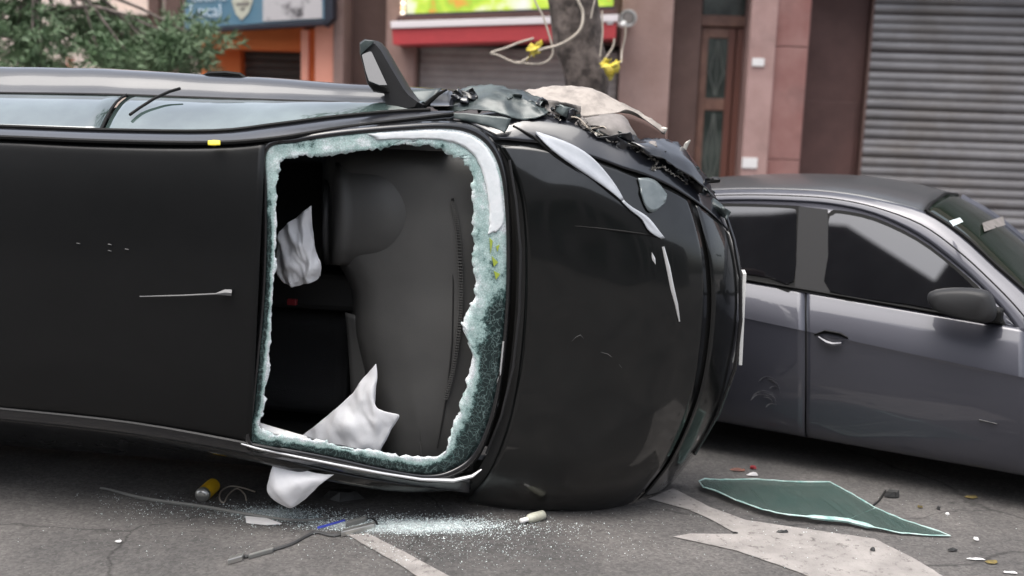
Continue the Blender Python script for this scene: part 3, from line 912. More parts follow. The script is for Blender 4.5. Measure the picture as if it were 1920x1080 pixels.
patch('glovebox_lid', [row([(648, 586, .80), (668, 592, .82), (676, 600, .78)]), row([(652, 630, .80), (676, 632, .82), (684, 640, .78)]), row([(656, 690, .80), (686, 688, .82), (694, 700, .78)]), row([(660, 760, .80), (690, 760, .82), (700, 770, .78)])], M['dash'], black, 4, 4, 0.008)
box('door_lining', bc(bu(bp(600, 560, .9)), 0.72, 1.62), BF * .56, BU * .28, Z * .02, M['dashdark'], black)
box('door_lining', bc(bu(bp(600, 560, .9)), 0.66, 0.20), BF * .5, BU * .26, Z * .02, M['dashdark'], black)
patch('pillar_trim', [row([(484, 792, 1.28), (520, 803, 1.25), (575, 818, 1.2)]), row([(486, 808, 1.30), (520, 816, 1.27), (580, 830, 1.2)])], M['white'], black, 4, 3, 0.006)

# ---- white airbag cloth (parts of the car)
bag = [row([(524, 432, .98), (545, 416, .99), (562, 404, .99), (578, 392, .99), (586, 386, .98)]),
       row([(520, 462, .98), (546, 452, 1.01), (566, 448, 1.02), (580, 446, 1.0), (588, 442, .97)]),
       row([(518, 492, .97), (542, 490, 1.02), (564, 488, 1.03), (584, 486, 1.0), (596, 476, .96)]),
       row([(524, 516, .96), (544, 518, 1.0), (566, 514, 1.01), (590, 508, .99), (604, 490, .96)]),
       row([(538, 530, .94), (550, 536, .97), (570, 532, .98), (592, 526, .97), (603, 516, .94)])]
o = patch('airbag', bag, M['cloth'], black, 9, 9, 0.002, fold=0.008, fscale=14, seed=2, ridge=.020, rscale=15)
o['label'] = 'crumpled white airbag beside the steering wheel'
bag2 = [row([(706, 680, .985), (707, 690, .985), (708, 700, .985), (708, 712, .98)]),
        row([(676, 716, .98), (690, 728, 1.0), (700, 740, 1.0), (708, 768, .98)]),
        row([(650, 748, .98), (672, 765, 1.01), (700, 772, 1.0), (750, 777, .97)]),
        row([(606, 786, .98), (650, 798, 1.02), (692, 802, 1.01), (734, 806, .97)]),
        row([(565, 818, .98), (620, 834, 1.0), (670, 842, 1.0), (712, 844, .97)])]
o = patch('airbag', bag2, M['cloth'], black, 9, 9, 0.002, fold=0.006, fscale=10, seed=5, ridge=.013, rscale=12)
o['label'] = 'white torn passenger airbag sheet in the lower windshield corner'
b3 = [row([(512, 872, 1.24), (545, 878, 1.24), (585, 884, 1.22), (628, 888, 1.2)]),
      row([(506, 896, 1.24), (540, 902, 1.28), (580, 902, 1.26), (604, 906, 1.22)]),
      row([(503, 922, 1.22), (535, 926, 1.27), (562, 924, 1.26), (582, 926, 1.22)]),
      row([(530, 946, 1.20), (540, 952, 1.22), (550, 950, 1.22), (560, 944, 1.2)])]
for r_ in b3:
    for p in r_: p.z = max(p.z, 0.02)
o = patch('curtain_airbag', b3, M['cloth'], black, 9, 9, 0.002, fold=0.006, fscale=9, seed=9, ridge=.014, rscale=7)

# ---- torn front wing
o = patch('torn_wing_sheet', [row([(812, 198, .72), (850, 172, .70), (900, 160, .68), (960, 166, .68), (1005, 178, .68), (1042, 192, .70)]),
                          row([(826, 206, .80), (868, 190, .80), (920, 182, .79), (968, 190, .79), (1012, 200, .77), (1034, 206, .76)]),
                          row([(834, 215, .86), (880, 206, .87), (930, 214, .86), (972, 222, .86), (1004, 222, .84), (1024, 214, .80)])],
      M['crumple'], black, 8, 8, 0.003, fold=0.014, fscale=7, seed=3, ragged=0.006, ridge=.016, rscale=9, sharp=32)
patch('torn_wing_sheet', [row([(846, 212, .92), (880, 214, .93), (920, 218, .93), (958, 222, .92)]), row([(850, 222, .93), (890, 228, .94), (925, 236, .94), (952, 240, .93)]), row([(905, 232, .94), (920, 238, .94), (935, 244, .94), (946, 250, .94)])],
      M['crumple'], black, 5, 5, 0.003, fold=0.006, fscale=12, seed=4)
o = patch('torn_wing_sheet', [row([(984, 168, .60), (1045, 160, .58), (1110, 168, .57), (1170, 194, .56), (1214, 220, .55), (1250, 246, .54)]),
                          row([(1000, 180, .68), (1048, 184, .68), (1105, 192, .68), (1160, 204, .64), (1206, 224, .60), (1246, 248, .56)]),
                          row([(1022, 192, .74), (1052, 204, .76), (1082, 218, .77), (1148, 213, .70), (1182, 206, .66), (1240, 250, .58)])],
      M['primer'], black, 7, 7, 0.003, fold=0.007, fscale=9, seed=6, ragged=0.004, ridge=.008, rscale=7)
o['label'] = 'pale torn sheet of the front wing, folded up'
patch('wing_cavity', [row([(1080, 205, .50), (1150, 205, .50), (1200, 222, .48), (1246, 250, .46)]), row([(1090, 250, .52), (1160, 256, .50), (1210, 262, .48), (1250, 268, .46)]), row([(1100, 300, .52), (1180, 300, .50), (1230, 300, .48), (1260, 300, .46)])], M['brown'], black, 4, 4, 0.003)
patch('inner_wing', [row([(1092, 222, .78), (1130, 214, .74), (1160, 214, .72), (1176, 224, .70)]), row([(1110, 240, .80), (1140, 236, .80), (1170, 238, .76), (1192, 252, .72)]), row([(1140, 256, .81), (1160, 258, .81), (1180, 262, .78), (1192, 264, .74)])],
      M['greymetal'], black, 5, 5, 0.003, fold=0.006, fscale=12, seed=8)
o = patch('torn_wing_sheet', [row([(1172, 264, .76), (1215, 258, .70), (1262, 264, .62), (1294, 288, .54)]),
                          row([(1196, 274, .80), (1240, 280, .76), (1288, 304, .68), (1330, 342, .58)]),
                          row([(1212, 288, .80), (1256, 306, .77), (1304, 340, .70), (1346, 376, .60)])],
      M['navy'], black, 6, 6, 0.003, fold=0.012, fscale=9, seed=11, ragged=0.006)
patch('metal_splinter', [row([(1236, 240, .56), (1244, 238, .56), (1252, 240, .56)]), row([(1240, 250, .56), (1246, 252, .56), (1248, 250, .56)])], M['torn'], black, 3, 3, 0.003)
patch('metal_splinter', [row([(1280, 278, .56), (1284, 268, .56), (1294, 262, .56)]), row([(1286, 284, .56), (1290, 274, .56), (1295, 264, .56)])], M['torn'], black, 3, 3, 0.003)
random.seed(77)
edge_ = spline([Vector(q) for q in ((830, 190, .78), (900, 178, .74), (980, 186, .72), (1050, 200, .72), (1110, 226, .74), (1170, 252, .72), (1230, 284, .66), (1290, 320, .58), (1335, 366, .47))], 6)
for k in range(26):
    e_ = random.choice(edge_)
    c_ = Vector((e_.x + random.uniform(-16, 16), e_.y + random.uniform(-4, 26), 0)); an = random.uniform(-.3, 1.0)
    L_, W_ = random.uniform(14, 34), random.uniform(5, 12)
    dx, dy = math.cos(an), math.sin(an)
    g = [[bp(c_.x + dx * L_ * a_ - dy * W_ * b_ + random.uniform(-3, 3), c_.y + dy * L_ * a_ + dx * W_ * b_ + random.uniform(-2, 2), e_.z + .055 + random.uniform(-.02, .03)) for a_ in (-1, -.2, .4, 1)] for b_ in (-1, 0, 1)]
    patch('bent_panel_piece', g, M[random.choice(('crumple', 'navy', 'navy', 'black', 'greymetal', 'darktrim'))], black, 3, 3, .003, fold=.006, fscale=20, seed=k, sharp=35)
for k in range(7):
    i_ = random.randrange(8, len(edge_) - 8)
    pts_ = [edge_[i_ + j_] + Vector((random.uniform(-8, 8), random.uniform(2, 26), .07)) for j_ in (0, 2, 4, 6)]
    tube('loose_wire', spline([bp(p.x, p.y, p.z) for p in pts_], 4), .003, M[random.choice(('rubber', 'cable', 'torn'))], black, seg=5)
# frayed bright edge where the paint tore open
def frayed(pix, amp, seed, v0=0.012, n=60):
    random.seed(seed)
    line = spline([skin(x, y, v0) for x, y in pix], 12)
    V, F = [], []
    for i, p in enumerate(line):
        a = p + Z * (random.uniform(-1, 1) * amp) + BF * random.uniform(-.5, .5) * amp + BU * random.uniform(0, amp)
        b = a + Vector((random.uniform(-1, 1), random.uniform(-1, .5), random.uniform(-.4, 1.2))) * amp * 1.4
        c = p + BF * random.uniform(.2, 1.4) * amp
        k = len(V)
        V += [a, b, c, p - BU * 0.004]
        F += [(k, k + 1, k + 2), (k, k + 2, k + 3), (k, k + 3, k + 1)]
        if i: F.append((k, k + 3, k - 1, k - 4))
    o = obj('torn_edge', V, F, M['torn'], black)
    return o
frayed([(1086, 224), (1096, 236), (1118, 250), (1150, 258), (1176, 268), (1206, 286), (1232, 304)], 0.010, 21)
frayed([(1232, 304), (1222, 318), (1240, 314), (1262, 326), (1290, 346)], 0.008, 22)
frayed([(1024, 214), (1034, 218), (1050, 224)], 0.007, 23)

# ---- door mirror standing up on the sky side
def mirror():
    # outline of the housing seen from the camera; extruded away from it
    outer = [(674, 80), (684, 73), (704, 76), (716, 90), (738, 128), (762, 168), (776, 186), (792, 196), (786, 206), (756, 212), (728, 208), (722, 176), (700, 172), (688, 156), (680, 120), (674, 100)]
    f0 = [bp(x, y, .98) for x, y in outer]
    c = sum(f0, Vector()) / len(f0)
    g = [f0]
    rings = [[c + (p - c) * s + BU * d for p in f0] for s, d in ((.90, .022), (1.0, .0), (1.0, -.05), (.97, -.10), (.80, -.135))]
    n = len(f0)
    V = [p for r in rings for p in r] + [sum(rings[0], Vector()) / n, sum(rings[-1], Vector()) / n]
    F = [(k * n + i, k * n + (i + 1) % n, (k + 1) * n + (i + 1) % n, (k + 1) * n + i) for k in range(len(rings) - 1) for i in range(n)]
    F += [(len(V) - 2, i, (i + 1) % n) for i in range(n)] + [(len(V) - 1, (len(rings) - 1) * n + (i + 1) % n, (len(rings) - 1) * n + i) for i in range(n)]
    mo = obj('door_mirror', V, F, M['darktrim'], black, smooth=True, sharp=40)
    poly('mirror_cap', [bp(x, y, 1.006) for x, y in ((675, 82), (685, 75), (702, 77), (698, 84), (684, 96), (677, 104))], M['crumple'], mo, 0.010, normal=BU, bevel=.003)
    poly('mirror_glass', [bp(x, y, 1.035 + (y - 130) * .0011) for x, y in ((679, 104), (692, 92), (698, 100), (712, 130), (726, 160), (712, 160), (692, 152), (686, 134))], M['mirror'], mo, 0.006, normal=(BU + Z * 0.5).normalized())
    poly('mirror_lower_rim', [bp(x, y, 1.010) for x, y in ((688, 154), (700, 158), (726, 164), (730, 174), (700, 170))], M['rubber'], mo, 0.012, normal=BU, bevel=.003)
    tube('mirror_foot', [bp(x, y, .93) for x, y in ((706, 214), (740, 206), (780, 202), (800, 206))], [.008, .03, .026, .006], M['darktrim'], black, flat=.6)
mirror()
patch('quarter_window', [row([(764, 170, .84), (790, 168, .84), (828, 166, .84)]), row([(780, 186, .88), (798, 186, .88), (816, 178, .88)]), row([(794, 196, .91), (800, 194, .91), (808, 188, .91)])], M['crumple'], black, 4, 4, 0.004)
tube('mirror_sail_edge', [bp(x, y, .91) for x, y in ((794, 200), (808, 188), (822, 176), (838, 168))], [.012, .01, .008, .004], M['rubber'], black)

# ---- small roof fittings
am = bp(426, 549, 1.43)
tube('roof_antenna', [bp(434, 549, 1.425), bp(422, 548, 1.435), bp(405, 551, 1.437), bp(340, 554, 1.437), bp(262, 556, 1.44)], [0.014, 0.013, 0.0035, 0.003, 0.002], M['scuff'], black)
for x, y in ((147, 456), (206, 470), (238, 467), (206, 458)):
    tube('paint_chip', [bp(x - 3, y, 1.424), bp(x + 3, y + 1, 1.424)], 0.0045, M['scuff'], black, flat=.4)

# ---- wheels on the far side (the car's underside)
def wheel(parent, c, axis, r, wdt):
    a = axis.normalized(); t = a.cross(Vector((0.2, 0.3, 0.9))).normalized(); b = a.cross(t)
    prof = [(.62, -.5), (.9, -.5), (1.0, -.36), (1.0, .36), (.9, .5), (.62, .5)]
    n = 28
    V = [c + (t * math.cos(2 * math.pi * i / n) + b * math.sin(2 * math.pi * i / n)) * r * pr + a * wdt * h for pr, h in prof for i in range(n)]
    F = [(k * n + i, k * n + (i + 1) % n, (k + 1) % 6 * n + (i + 1) % n, (k + 1) % 6 * n + i) for k in range(6) for i in range(n)]
    wo_ = obj('wheel', V, F, M['tyre'], parent, smooth=True, sharp=40)
    V = [c + a * wdt * h + (t * math.cos(2 * math.pi * i / n) + b * math.sin(2 * math.pi * i / n)) * r * pr for pr, h in ((.62, .42), (.55, .3), (.15, .36), (.62, -.42)) for i in range(n)]
    F = [(k * n + i, k * n + (i + 1) % n, (k + 1) * n + (i + 1) % n, (k + 1) * n + i) for k in (0, 1) for i in range(n)]
    F += [tuple(2 * n + i for i in range(n)), tuple(3 * n + i for i in range(n))]
    obj('rim', V, F, M['rim'], wo_, smooth=True, sharp=30)
uf = bu(bp(1050, 600, .3)); ur = uf - 2.5
for uu in (uf, ur):
    for zz in (0.20, 1.60):
        wheel(black, bc(uu, 0.12, zz), Z, 0.29, 0.18)

# ------------------------------------------------------------------ parked grey car
YAW_G = R(29.0)
GF = Vector((math.cos(YAW_G), -math.sin(YAW_G), 0))
GS = Vector((-math.sin(YAW_G), -math.cos(YAW_G), 0))        # out of its near side
_g0 = CAM + ray(1600, 640) * (5.36 / ray(1600, 640).dot(_f))
GO = Vector((_g0.x, _g0.y, 0))
def gp(px, py, w_):
    return on_plane(px, py, GO + GS * w_, GS)
def gc(f, w_, z):
    return GO + GF * f + GS * w_ + Z * z
def gf(p):
    return (p - GO).dot(GF)
grey = thing('parked_car', 'dark grey parked car with tinted windows and scuffed door behind the wreck', 'car', gc(0.2, -0.8, 0))
GX = [900, 1100, 1250, 1390, 1450, 1511, 1550, 1650, 1750, 1850, 1930, 2060, 2250, 2420]
def lin(x, x0, y0, x1, y1):
    return y0 + (y1 - y0) * (x - x0) / (x1 - x0)
belt = [lin(x, 1390, 525, 1880, 609) for x in GX]
crs = [lin(x, 1390, 592, 1920, 704) for x in GX]
mid = [lin(x, 1390, 700, 1920, 795) for x in GX]
sil = [lin(x, 1390, 792, 1900, 882) for x in GX]
def grow(ys, w_):
    return [gp(x, y, w_) for x, y in zip(GX, ys)]
rb0, rb1, rb2, rb3, rb4 = grow(belt, -.085), grow(crs, 0.0), grow([c + 14 for c in crs], 0.001), grow(mid, 0.0), grow(sil, -.05)
rb5 = [p - GS * .12 - Z * .03 for p in rb4]
rb0b = [a.lerp(b, .5) + GS * .006 for a, b in zip(rb0, rb1)]
def seg_patch(name, j0, j1, m, inset=0.0):
    gr = [r[j0:j1 + 1] for r in (rb0, rb0b, rb1, rb2, rb3, rb4, rb5)]
    if inset:
        gr = [[gr_[0] + GF * inset] + list(gr_[1:-1]) + [gr_[-1] - GF * inset] for gr_ in gr]
    return patch(name, gr, m, grey, 4, 5, 0.003)
seg_patch('rear_quarter_panel', 0, 1, M['greycar'], 0.002)
rd = seg_patch('rear_door', 1, 5, M['greycar'], 0.004)
fd = seg_patch('front_door', 5, 10, M['greycar'], 0.004)
seg_patch('front_fender', 10, 13, M['greycar'], 0.002)
inn = [[p - GS * .012 for p in r] for r in (rb0, rb1, rb3, rb4)]
patch('door_jamb', inn, M['rubber'], grey, 2, 2, 0.004)
# greenhouse: side plane leaning in
zb = 0.93
p0 = gp(1550, 550, -.09); p1 = gp(1900, 612, -.09); p2 = gp(1550, 392, -.265)
gn = (p1 - p0).cross(p2 - p0).normalized()
if gn.dot(GS) < 0: gn = -gn
def gg(px, py, lift=0.0):
    return on_plane(px, py, p0 + gn * lift, gn)
railx = [1050, 1200, 1300, 1390, 1480, 1560, 1640, 1720, 1790, 1850, 1895, 1925]
raily = [430, 392, 380, 376, 378, 384, 402, 440, 492, 547, 600, 650]
topx = [1080, 1220, 1310, 1390, 1480, 1560, 1640, 1735, 1802, 1866, 1925, 1985]
topy_ = [400, 366, 358, 355, 356, 361, 374, 398, 442, 500, 552, 612]
low = [gg(x, lin(x, 1390, 525, 1880, 609), 0) for x in railx]
rail = [gg(x, y, 0) for x, y in zip(railx, raily)]
rtop = [gg(x, y, -.012) - GS * .01 for x, y in zip(topx, topy_)]
patch('door_frame', [low, [a.lerp(b, .5) for a, b in zip(low, rail)], rail], M['greycar'], grey, 4, 3, 0.004)
patch('roof_rail', [[p + gn * .004 for p in rail], [a.lerp(b, .5) + gn * .012 for a, b in zip(rail, rtop)], rtop], M['greycar'], grey, 4, 4, 0.004)
tube('roof_rail_seam', [a.lerp(b, .42) + gn * .0125 for a, b in zip(spline(rail, 4), spline(rtop, 4))][4:], 0.004, M['rubber'], grey)
# roof skin to the far side
def gr_row(w_, pts):
    return [gp(x, y, w_) for x, y in pts]
roofN = rtop[1:8]
def roof_at(w_, dz):
    out = []
    for p in roofN:
        q = p.copy()
        q -= GS * ((p - GO).dot(GS) - w_)
        q.z += dz
        out.append(q)
    return out
lastw = (roofN[3] - GO).dot(GS)
patch('roof_panel', [roofN, roof_at(lastw - .12, .028), roof_at(-.62, .052), roof_at(-.86, .058), roof_at(-1.2, .05), roof_at(-1.46, .026), roof_at(-1.84 - lastw, -.01)], M['greyroof'], grey, 4, 4, 0.004)
# windshield between the pillars, and pillar on the far side
wsn = rtop[7:12]
def mirror_far(p, dw=0.0):
    w_ = (p - GO).dot(GS)
    return p - GS * (w_ - (-1.84 - w_)) + GS * dw
def ws_row(t, bulge, dz):
    return [p.lerp(mirror_far(p), t) + GF * (bulge * min(1, i / 2)) + Z * (dz * (1 - i / 4)) for i, p in enumerate(wsn)]
W = [wsn, ws_row(.12, .02, .030), ws_row(.5, .05, .056), ws_row(.88, .02, .030), ws_row(1.0, 0, -.01)]
gw = patch('windshield', W, M['tintgreen'], grey, 4, 4, 0.005)
tube('windshield_seal', [p + Z * .004 + GF * .006 for p in spline(wsn, 5)], 0.011, M['rubber'], grey)
tube('far_windshield_pillar', [mirror_far(p) + Z * .004 for p in spline(wsn, 5)], 0.030, M['greycar'], grey)
tube('windshield_top_seal', [W[k][0] + Z * .004 for k in range(5)], 0.010, M['rubber'], grey)
def on_ws(px, py, lift):
    # the windshield is close to flat: plane through three of its points
    a, b, c = W[1][1], W[1][3], W[3][1]
    n = (b - a).cross(c - a).normalized()
    if n.dot(CAM - a) < 0: n = -n
    return on_plane(px, py, a + n * lift, n)
poly('inspection_sticker', [on_ws(x, y, .045) for x, y in ((1780, 414), (1800, 408), (1806, 416), (1788, 424))], M['crumb'], gw, .002)
poly('paper_permit', [on_ws(x, y, .03) for x, y in ((1842, 418), (1880, 406), (1885, 422), (1846, 434))], M['greymetal'], gw, .002)
# glass panes and black trim, a little proud of the frame
def gpane(name, pix, m, lift, thick=0.004):
    pts = spline([Vector((x, y, 0)) for x, y in pix], 3, True) if len(pix) > 6 else [Vector((x, y, 0)) for x, y in pix]
    return poly(name, [gg(p.x, p.y, lift) for p in pts], m, grey, thick, normal=gn)
gpane('window_seal', [(1250, 384), (1320, 381), (1400, 382), (1480, 385), (1500, 388), (1498, 400), (1492, 540), (1440, 534), (1390, 526), (1250, 502), (1240, 450)], M['rubber'], .004)
gpane('pillar_cover', [(1498, 387), (1552, 393), (1556, 556), (1490, 545)], M['pillarcover'], .007)
gpane('window_seal', [(1548, 412), (1556, 398), (1572, 394), (1640, 408), (1720, 446), (1790, 498), (1850, 553), (1885, 606), (1860, 606), (1700, 578), (1550, 553), (1547, 480)], M['rubber'], .004)
rw_pix = [(1262, 392), (1320, 388), (1400, 388), (1480, 391), (1493, 397), (1493, 420), (1488, 527), (1440, 520), (1390, 512), (1265, 492), (1256, 440)]
fw_pix = [(1554, 414), (1562, 404), (1576, 401), (1640, 415), (1720, 453), (1788, 504), (1842, 556), (1868, 594), (1850, 597), (1700, 570), (1557, 546), (1553, 480)]
gpane('rear_window', rw_pix, M['tint'], .010)
gpane('front_window', fw_pix, M['tint'], .010)
tube('belt_moulding', [gg(x, lin(x, 1390, 523, 1880, 607), .012) for x in (1100, 1250, 1400, 1550, 1700, 1880)], 0.008, M['rubber'], grey, flat=.7)
# door mirror
def grey_mirror():
    prof = [(1738, 556), (1750, 545), (1800, 541), (1846, 546), (1862, 560), (1868, 592), (1850, 606), (1800, 598), (1755, 584), (1742, 572)]
    f0 = spline([gp(x, y, .10) for x, y in prof], 3, True)
    c = sum(f0, Vector()) / len(f0); n = len(f0)
    rings = [[c + (p - c) * s + GS * d for p in f0] for s, d in ((.72, .035), (.93, .02), (1, -.01), (.97, -.06), (.8, -.09))]
    V = [p for r in rings for p in r]
    F = [(k * n + i, k * n + (i + 1) % n, (k + 1) * n + (i + 1) % n, (k + 1) * n + i) for k in range(4) for i in range(n)] + [tuple(range(n)), tuple(4 * n + i for i in range(n))]
    mo = obj('door_mirror', V, F, M['darktrim'], grey, smooth=True, sharp=60)
    box('mirror_foot', gp(1862, 590, -.01), GF * .04, GS * .06, Z * .03, M['rubber'], mo, bevel=.01)
grey_mirror()
# handle in its dished recess
tube('handle_recess', [gp(x, y, .001) for x, y in ((1528, 628), (1548, 622), (1576, 627), (1590, 634))], [.012, .024, .024, .012], M['rubber'], fd, flat=.35)
tube('door_handle', [gp(x, y, .022) for x, y in ((1534, 632), (1548, 642), (1562, 646), (1578, 644))], [.006, .011, .011, .007], M['greycar'], fd)
random.seed(41)
for k in range(9):
    cx_, cy_ = random.uniform(1405, 1450), random.uniform(700, 765)
    an_, L_ = random.uniform(-1.2, .4), random.uniform(14, 38)
    pts_ = [(cx_ + math.cos(an_ + t * .9) * L_ * t, cy_ + math.sin(an_ + t * .9) * L_ * t) for t in (0, .3, .6, 1.0)]
    tube('door_scuff', spline([gp(x, y, .003) for x, y in pts_], 3), [.001, .003, .005, .004, .005, .003, .004, .003, .002, .001], M['doorscuff'], rd, flat=.10)
tube('sill_badge', [gp(x, y, .004) for x, y in ((1836, 787), (1870, 795))], .007, M['scuff'], fd, flat=.3)
# shell: floor, far flank, ends
f0_, f1_ = gf(rb0[0]), gf(rb0[-1])
patch('far_flank', [[gc(gf(p), -1.75, p.z) for p in rb0], [gc(gf(p), -1.84, p.z) for p in rb3], [gc(gf(p), -1.78, p.z) for p in rb4]], M['greycar'], grey, 2, 2, .004)
box('floor_pan', gc((f0_ + f1_) / 2, -.83, .24), GF * (f1_ - f0_) / 2, GS * .70, Z * .03, M['rubber'], grey)
patch('hood', [[gc(f, w_, z - (.04 if w_ in (-.08, -1.58) else 0)) for f, z in ((gf(gp(1920, 625, -.2)), .96), (gf(rb0[11]), .93), (gf(rb0[12]), .84), (f1_, .70))] for w_ in (-.08, -.3, -.83, -1.36, -1.58)], M['greycar'], grey, 4, 4, .004)
patch('front_bumper', [[gc(f1_ + d - abs(w_ + .83) ** 2 * .3, w_, z) for w_ in (-.05, -.4, -.83, -1.26, -1.61)] for d, z in ((.0, .72), (.14, .60), (.16, .38), (.06, .22))], M['greycar'], grey, 4, 4, .004)
patch('trunk_lid', [[gc(f, w_, z) for f, z in ((gf(rtop[0]) - .1, 1.10), (f0_ + .1, 1.0), (f0_ - .25, .95), (f0_ - .35, .5), (f0_ - .3, .25))] for w_ in (-.06, -.4, -.83, -1.26, -1.6)], M['greycar'], grey, 4, 4, .004)
for f_ in (f1_ - .40, f1_ - .40 - 2.46):
    for w_ in (-.12, -1.54):
        wheel(grey, gc(f_, w_, .29), GS, .29, .18)

# ------------------------------------------------------------------ buildings on the far side
def z_at(px, py, off=0.0): return fz(px, py, off)
HB = 4.55

# garage and doorway building (right)
bldR = thing('stone_building', 'rose and brown stone building with doorway and wide grey roller shutter', 'building', fpt(fs(1500), 0, 0))
sA, sB = fs(1160), fs(1256)
fbox('pier', sA, sB, 0, 4.2, -.5, 0, M['pinkgrey'], bldR, .01)
s1, s2, s3, s4 = fs(1400), fs(1449), fs(1511), fs(1640)
fbox('doorway_side_wall', sB, fs(1306, off=-.45), 0, 3.2, -.6, -.25, M['brown'], bldR)
fbox('doorway_back_wall', fs(1306, off=-.45) - .1, s1 + .3, 0, 3.4, -1.0, -.62, M['brown'], bldR)
fbox('pier', s1, s2, 0, 4.2, -.9, .035, M['roselight'], bldR, .008)
zsp = [0.122, z_at(1480, 300), z_at(1480, 88), 4.2]
for k in range(3):
    fbox('pier_block', s2 + .002, s3, zsp[k] + .004, zsp[k + 1] - .004, -.8, 0.0, M['rose'], bldR, .006)
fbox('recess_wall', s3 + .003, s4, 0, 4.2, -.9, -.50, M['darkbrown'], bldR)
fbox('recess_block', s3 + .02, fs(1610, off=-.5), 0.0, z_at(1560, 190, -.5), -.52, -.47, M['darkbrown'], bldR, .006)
fbox('lintel', sB + .003, s1 - .003, 3.2, 4.2, -.6, -.02, M['brown'], bldR)
fbox('upper_wall', sA, s4 + 6.5, 4.2, HB, -.6, 0.0, M['pinkgrey'], bldR)
fbox('shutter_lintel', s3 + .003, s4 + 6.4, 3.35, 4.195, -.5, -.01, M['brown'], bldR)
fbox('back_mass', sA, s4 + 6.5, 0, HB - .1, -6, -1.05, M['concrete'], bldR)
fbox('cornice', sA, s4 + 6.5, HB + .003, HB + .2, -.6, .2, M['pinkgrey'], bldR)
# roller shutter: each slat a part, curved in section
def slat_geo(sa, sb, z, h, off, bulge):
    prof = [(0, 0), (.18, .75), (.5, 1), (.82, .75), (1, 0)]
    V, F = [], []
    for s in (sa, sb):
        for t, b in prof: V.append(fpt(s, z + t * h, off + b * bulge))
    for k in range(4): F.append((k, k + 1, 6 + k, 5 + k))
    F += [(0, 5, 9, 4), (0, 1, 2, 3, 4), (5, 6, 7, 8, 9)]
    return V, F
def roller(name, label, sa, sb, z0, z1, h, off, m, bulge, parent):
    o0 = None
    n = int((z1 - z0) / h)
    for k in range(n):
        V, F = slat_geo(sa, sb, z0 + k * h, h * .93, off, bulge)
        if o0 is None:
            o0 = obj('shutter_slat', V, F, m, parent)
        else:
            o = o0.copy(); COL.objects.link(o); o.parent = parent
            o.location = Vector(o0.location) + Z * (k * h + random.uniform(-.004, .004)) + SN * random.uniform(-.004, .003)
            o.rotation_euler = (random.uniform(-.02, .03), 0, random.uniform(-.0008, .0008))
bars = [0.1]
sh_off = -.42
pitch = abs(z_at(1800, 200, sh_off) - z_at(1800, 218, sh_off))
roller('roller_shutter', '', s4 + .02, s4 + 5.0, .13, 3.34, pitch, sh_off, M['shutter'], .024, bldR)
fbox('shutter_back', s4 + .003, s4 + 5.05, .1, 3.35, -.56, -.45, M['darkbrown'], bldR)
fbox('end_pier', s4 + 5.05, s4 + 6.4, 0, 4.2, -.8, 0, M['pinkgrey'], bldR)
fbox('shutter_guide', s4 + .003, s4 + .03, .1, 3.35, -.449, -.39, M['brown'], bldR)
# small wall pieces
tag(fbox('wall_plaque', fs(1408, off=.05), fs(1431, off=.05), z_at(1420, 124, .05), z_at(1420, 109, .05), .037, .05, M['paper'], None, .002), 'small white plaque fixed high on the light rose doorway pier', 'plaque')
tag(fbox('paper_notice', fs(1402, off=.05), fs(1431, off=.05), z_at(1416, 316, .05), z_at(1416, 296, .05), .037, .05, M['paper'], None, .002), 'white paper notice on the rose pier just above the parked car roof', 'notice')

# double door with glazed leaves
def door_leaf(sa, sb, red):
    off = -.52
    zt = z_at(1350, 52, off); zl = z_at(1350, 196, off); zb_ = z_at(1350, 318, off)
    d = thing('entrance_door', 'narrow wooden door leaf with tall glass panes and iron scroll grille' if not red else 'wooden door leaf half hidden behind the rose pier with an ochre lock rail', 'door', fpt((sa + sb) / 2, .12, off), group='double entrance door leaves')
    st = .07
    fbox('stile', sa, sa + st, .12, zt, off - .04, off, M['doorred' if red else 'doorwood'], d, .005)
    fbox('stile', sb - st, sb, .12, zt, off - .04, off, M['doorwood' if red else 'doorred'], d, .005)
    fbox('rail', sa + st, sb - st, zt - .10, zt, off - .04, off - .003, M['doorwood'], d, .005)
    fbox('lock_rail', sa + st, sb - st, zl - .06, zl + .06, off - .04, off - .003, M['ochre' if red else 'doorwood'], d, .005)
    fbox('rail', sa + st, sb - st, .12, max(.35, zb_ - .25), off - .04, off - .003, M['doorwood'], d, .005)
    for z0, z1 in ((max(.35, zb_ - .25), zl - .06), (zl + .06, zt - .10)):
        fbox('pane', sa + st, sb - st, z0, z1, off - .032, off - .022, M['doorglass'], d)
        if not red:
            cs = (sa + sb) / 2; hw = (sb - sa) / 2 - st - .02
            for sg in (-1, 1):
                pts = [fpt(cs + sg * hw * (0.15 + .8 * math.sin(math.pi * t) ** 2 * (1 if int(t * 2) % 2 == 0 else .7)), z0 + (z1 - z0) * (.05 + .9 * t), off - .012) for t in [i / 16 for i in range(17)]]
                tube('scroll_bar', pts, .008, M['iron'], d)
            tube('scroll_bar', [fpt(cs, z0 + .02, off - .014), fpt(cs, z1 - .02, off - .014)], .007, M['iron'], d)
    if not red:
        tube('pull_handle', [fpt(sb - .035, .95, off + .02), fpt(sb - .035, 1.15, off + .02)], .012, M['silver'], d)
    return d
dl0, dl1 = fs(1311, off=-.52), fs(1374, off=-.52)
door_leaf(dl0, dl1, False)
door_leaf(dl1 + .012, dl1 + .012 + (dl1 - dl0), True)
zt = z_at(1350, 52, -.52)
tr = thing('door_transom', 'dim wooden transom panel above the glazed double door', 'transom', fpt(dl1, zt, -.52))
fbox('rail', dl0 - .02, dl1 + .5, zt + .01, zt + .12, -.56, -.48, M['doorwood'], tr, .008)
fbox('pane', dl0, dl1 + .48, zt + .12, 3.15, -.56, -.54, M['doorglass'], tr)
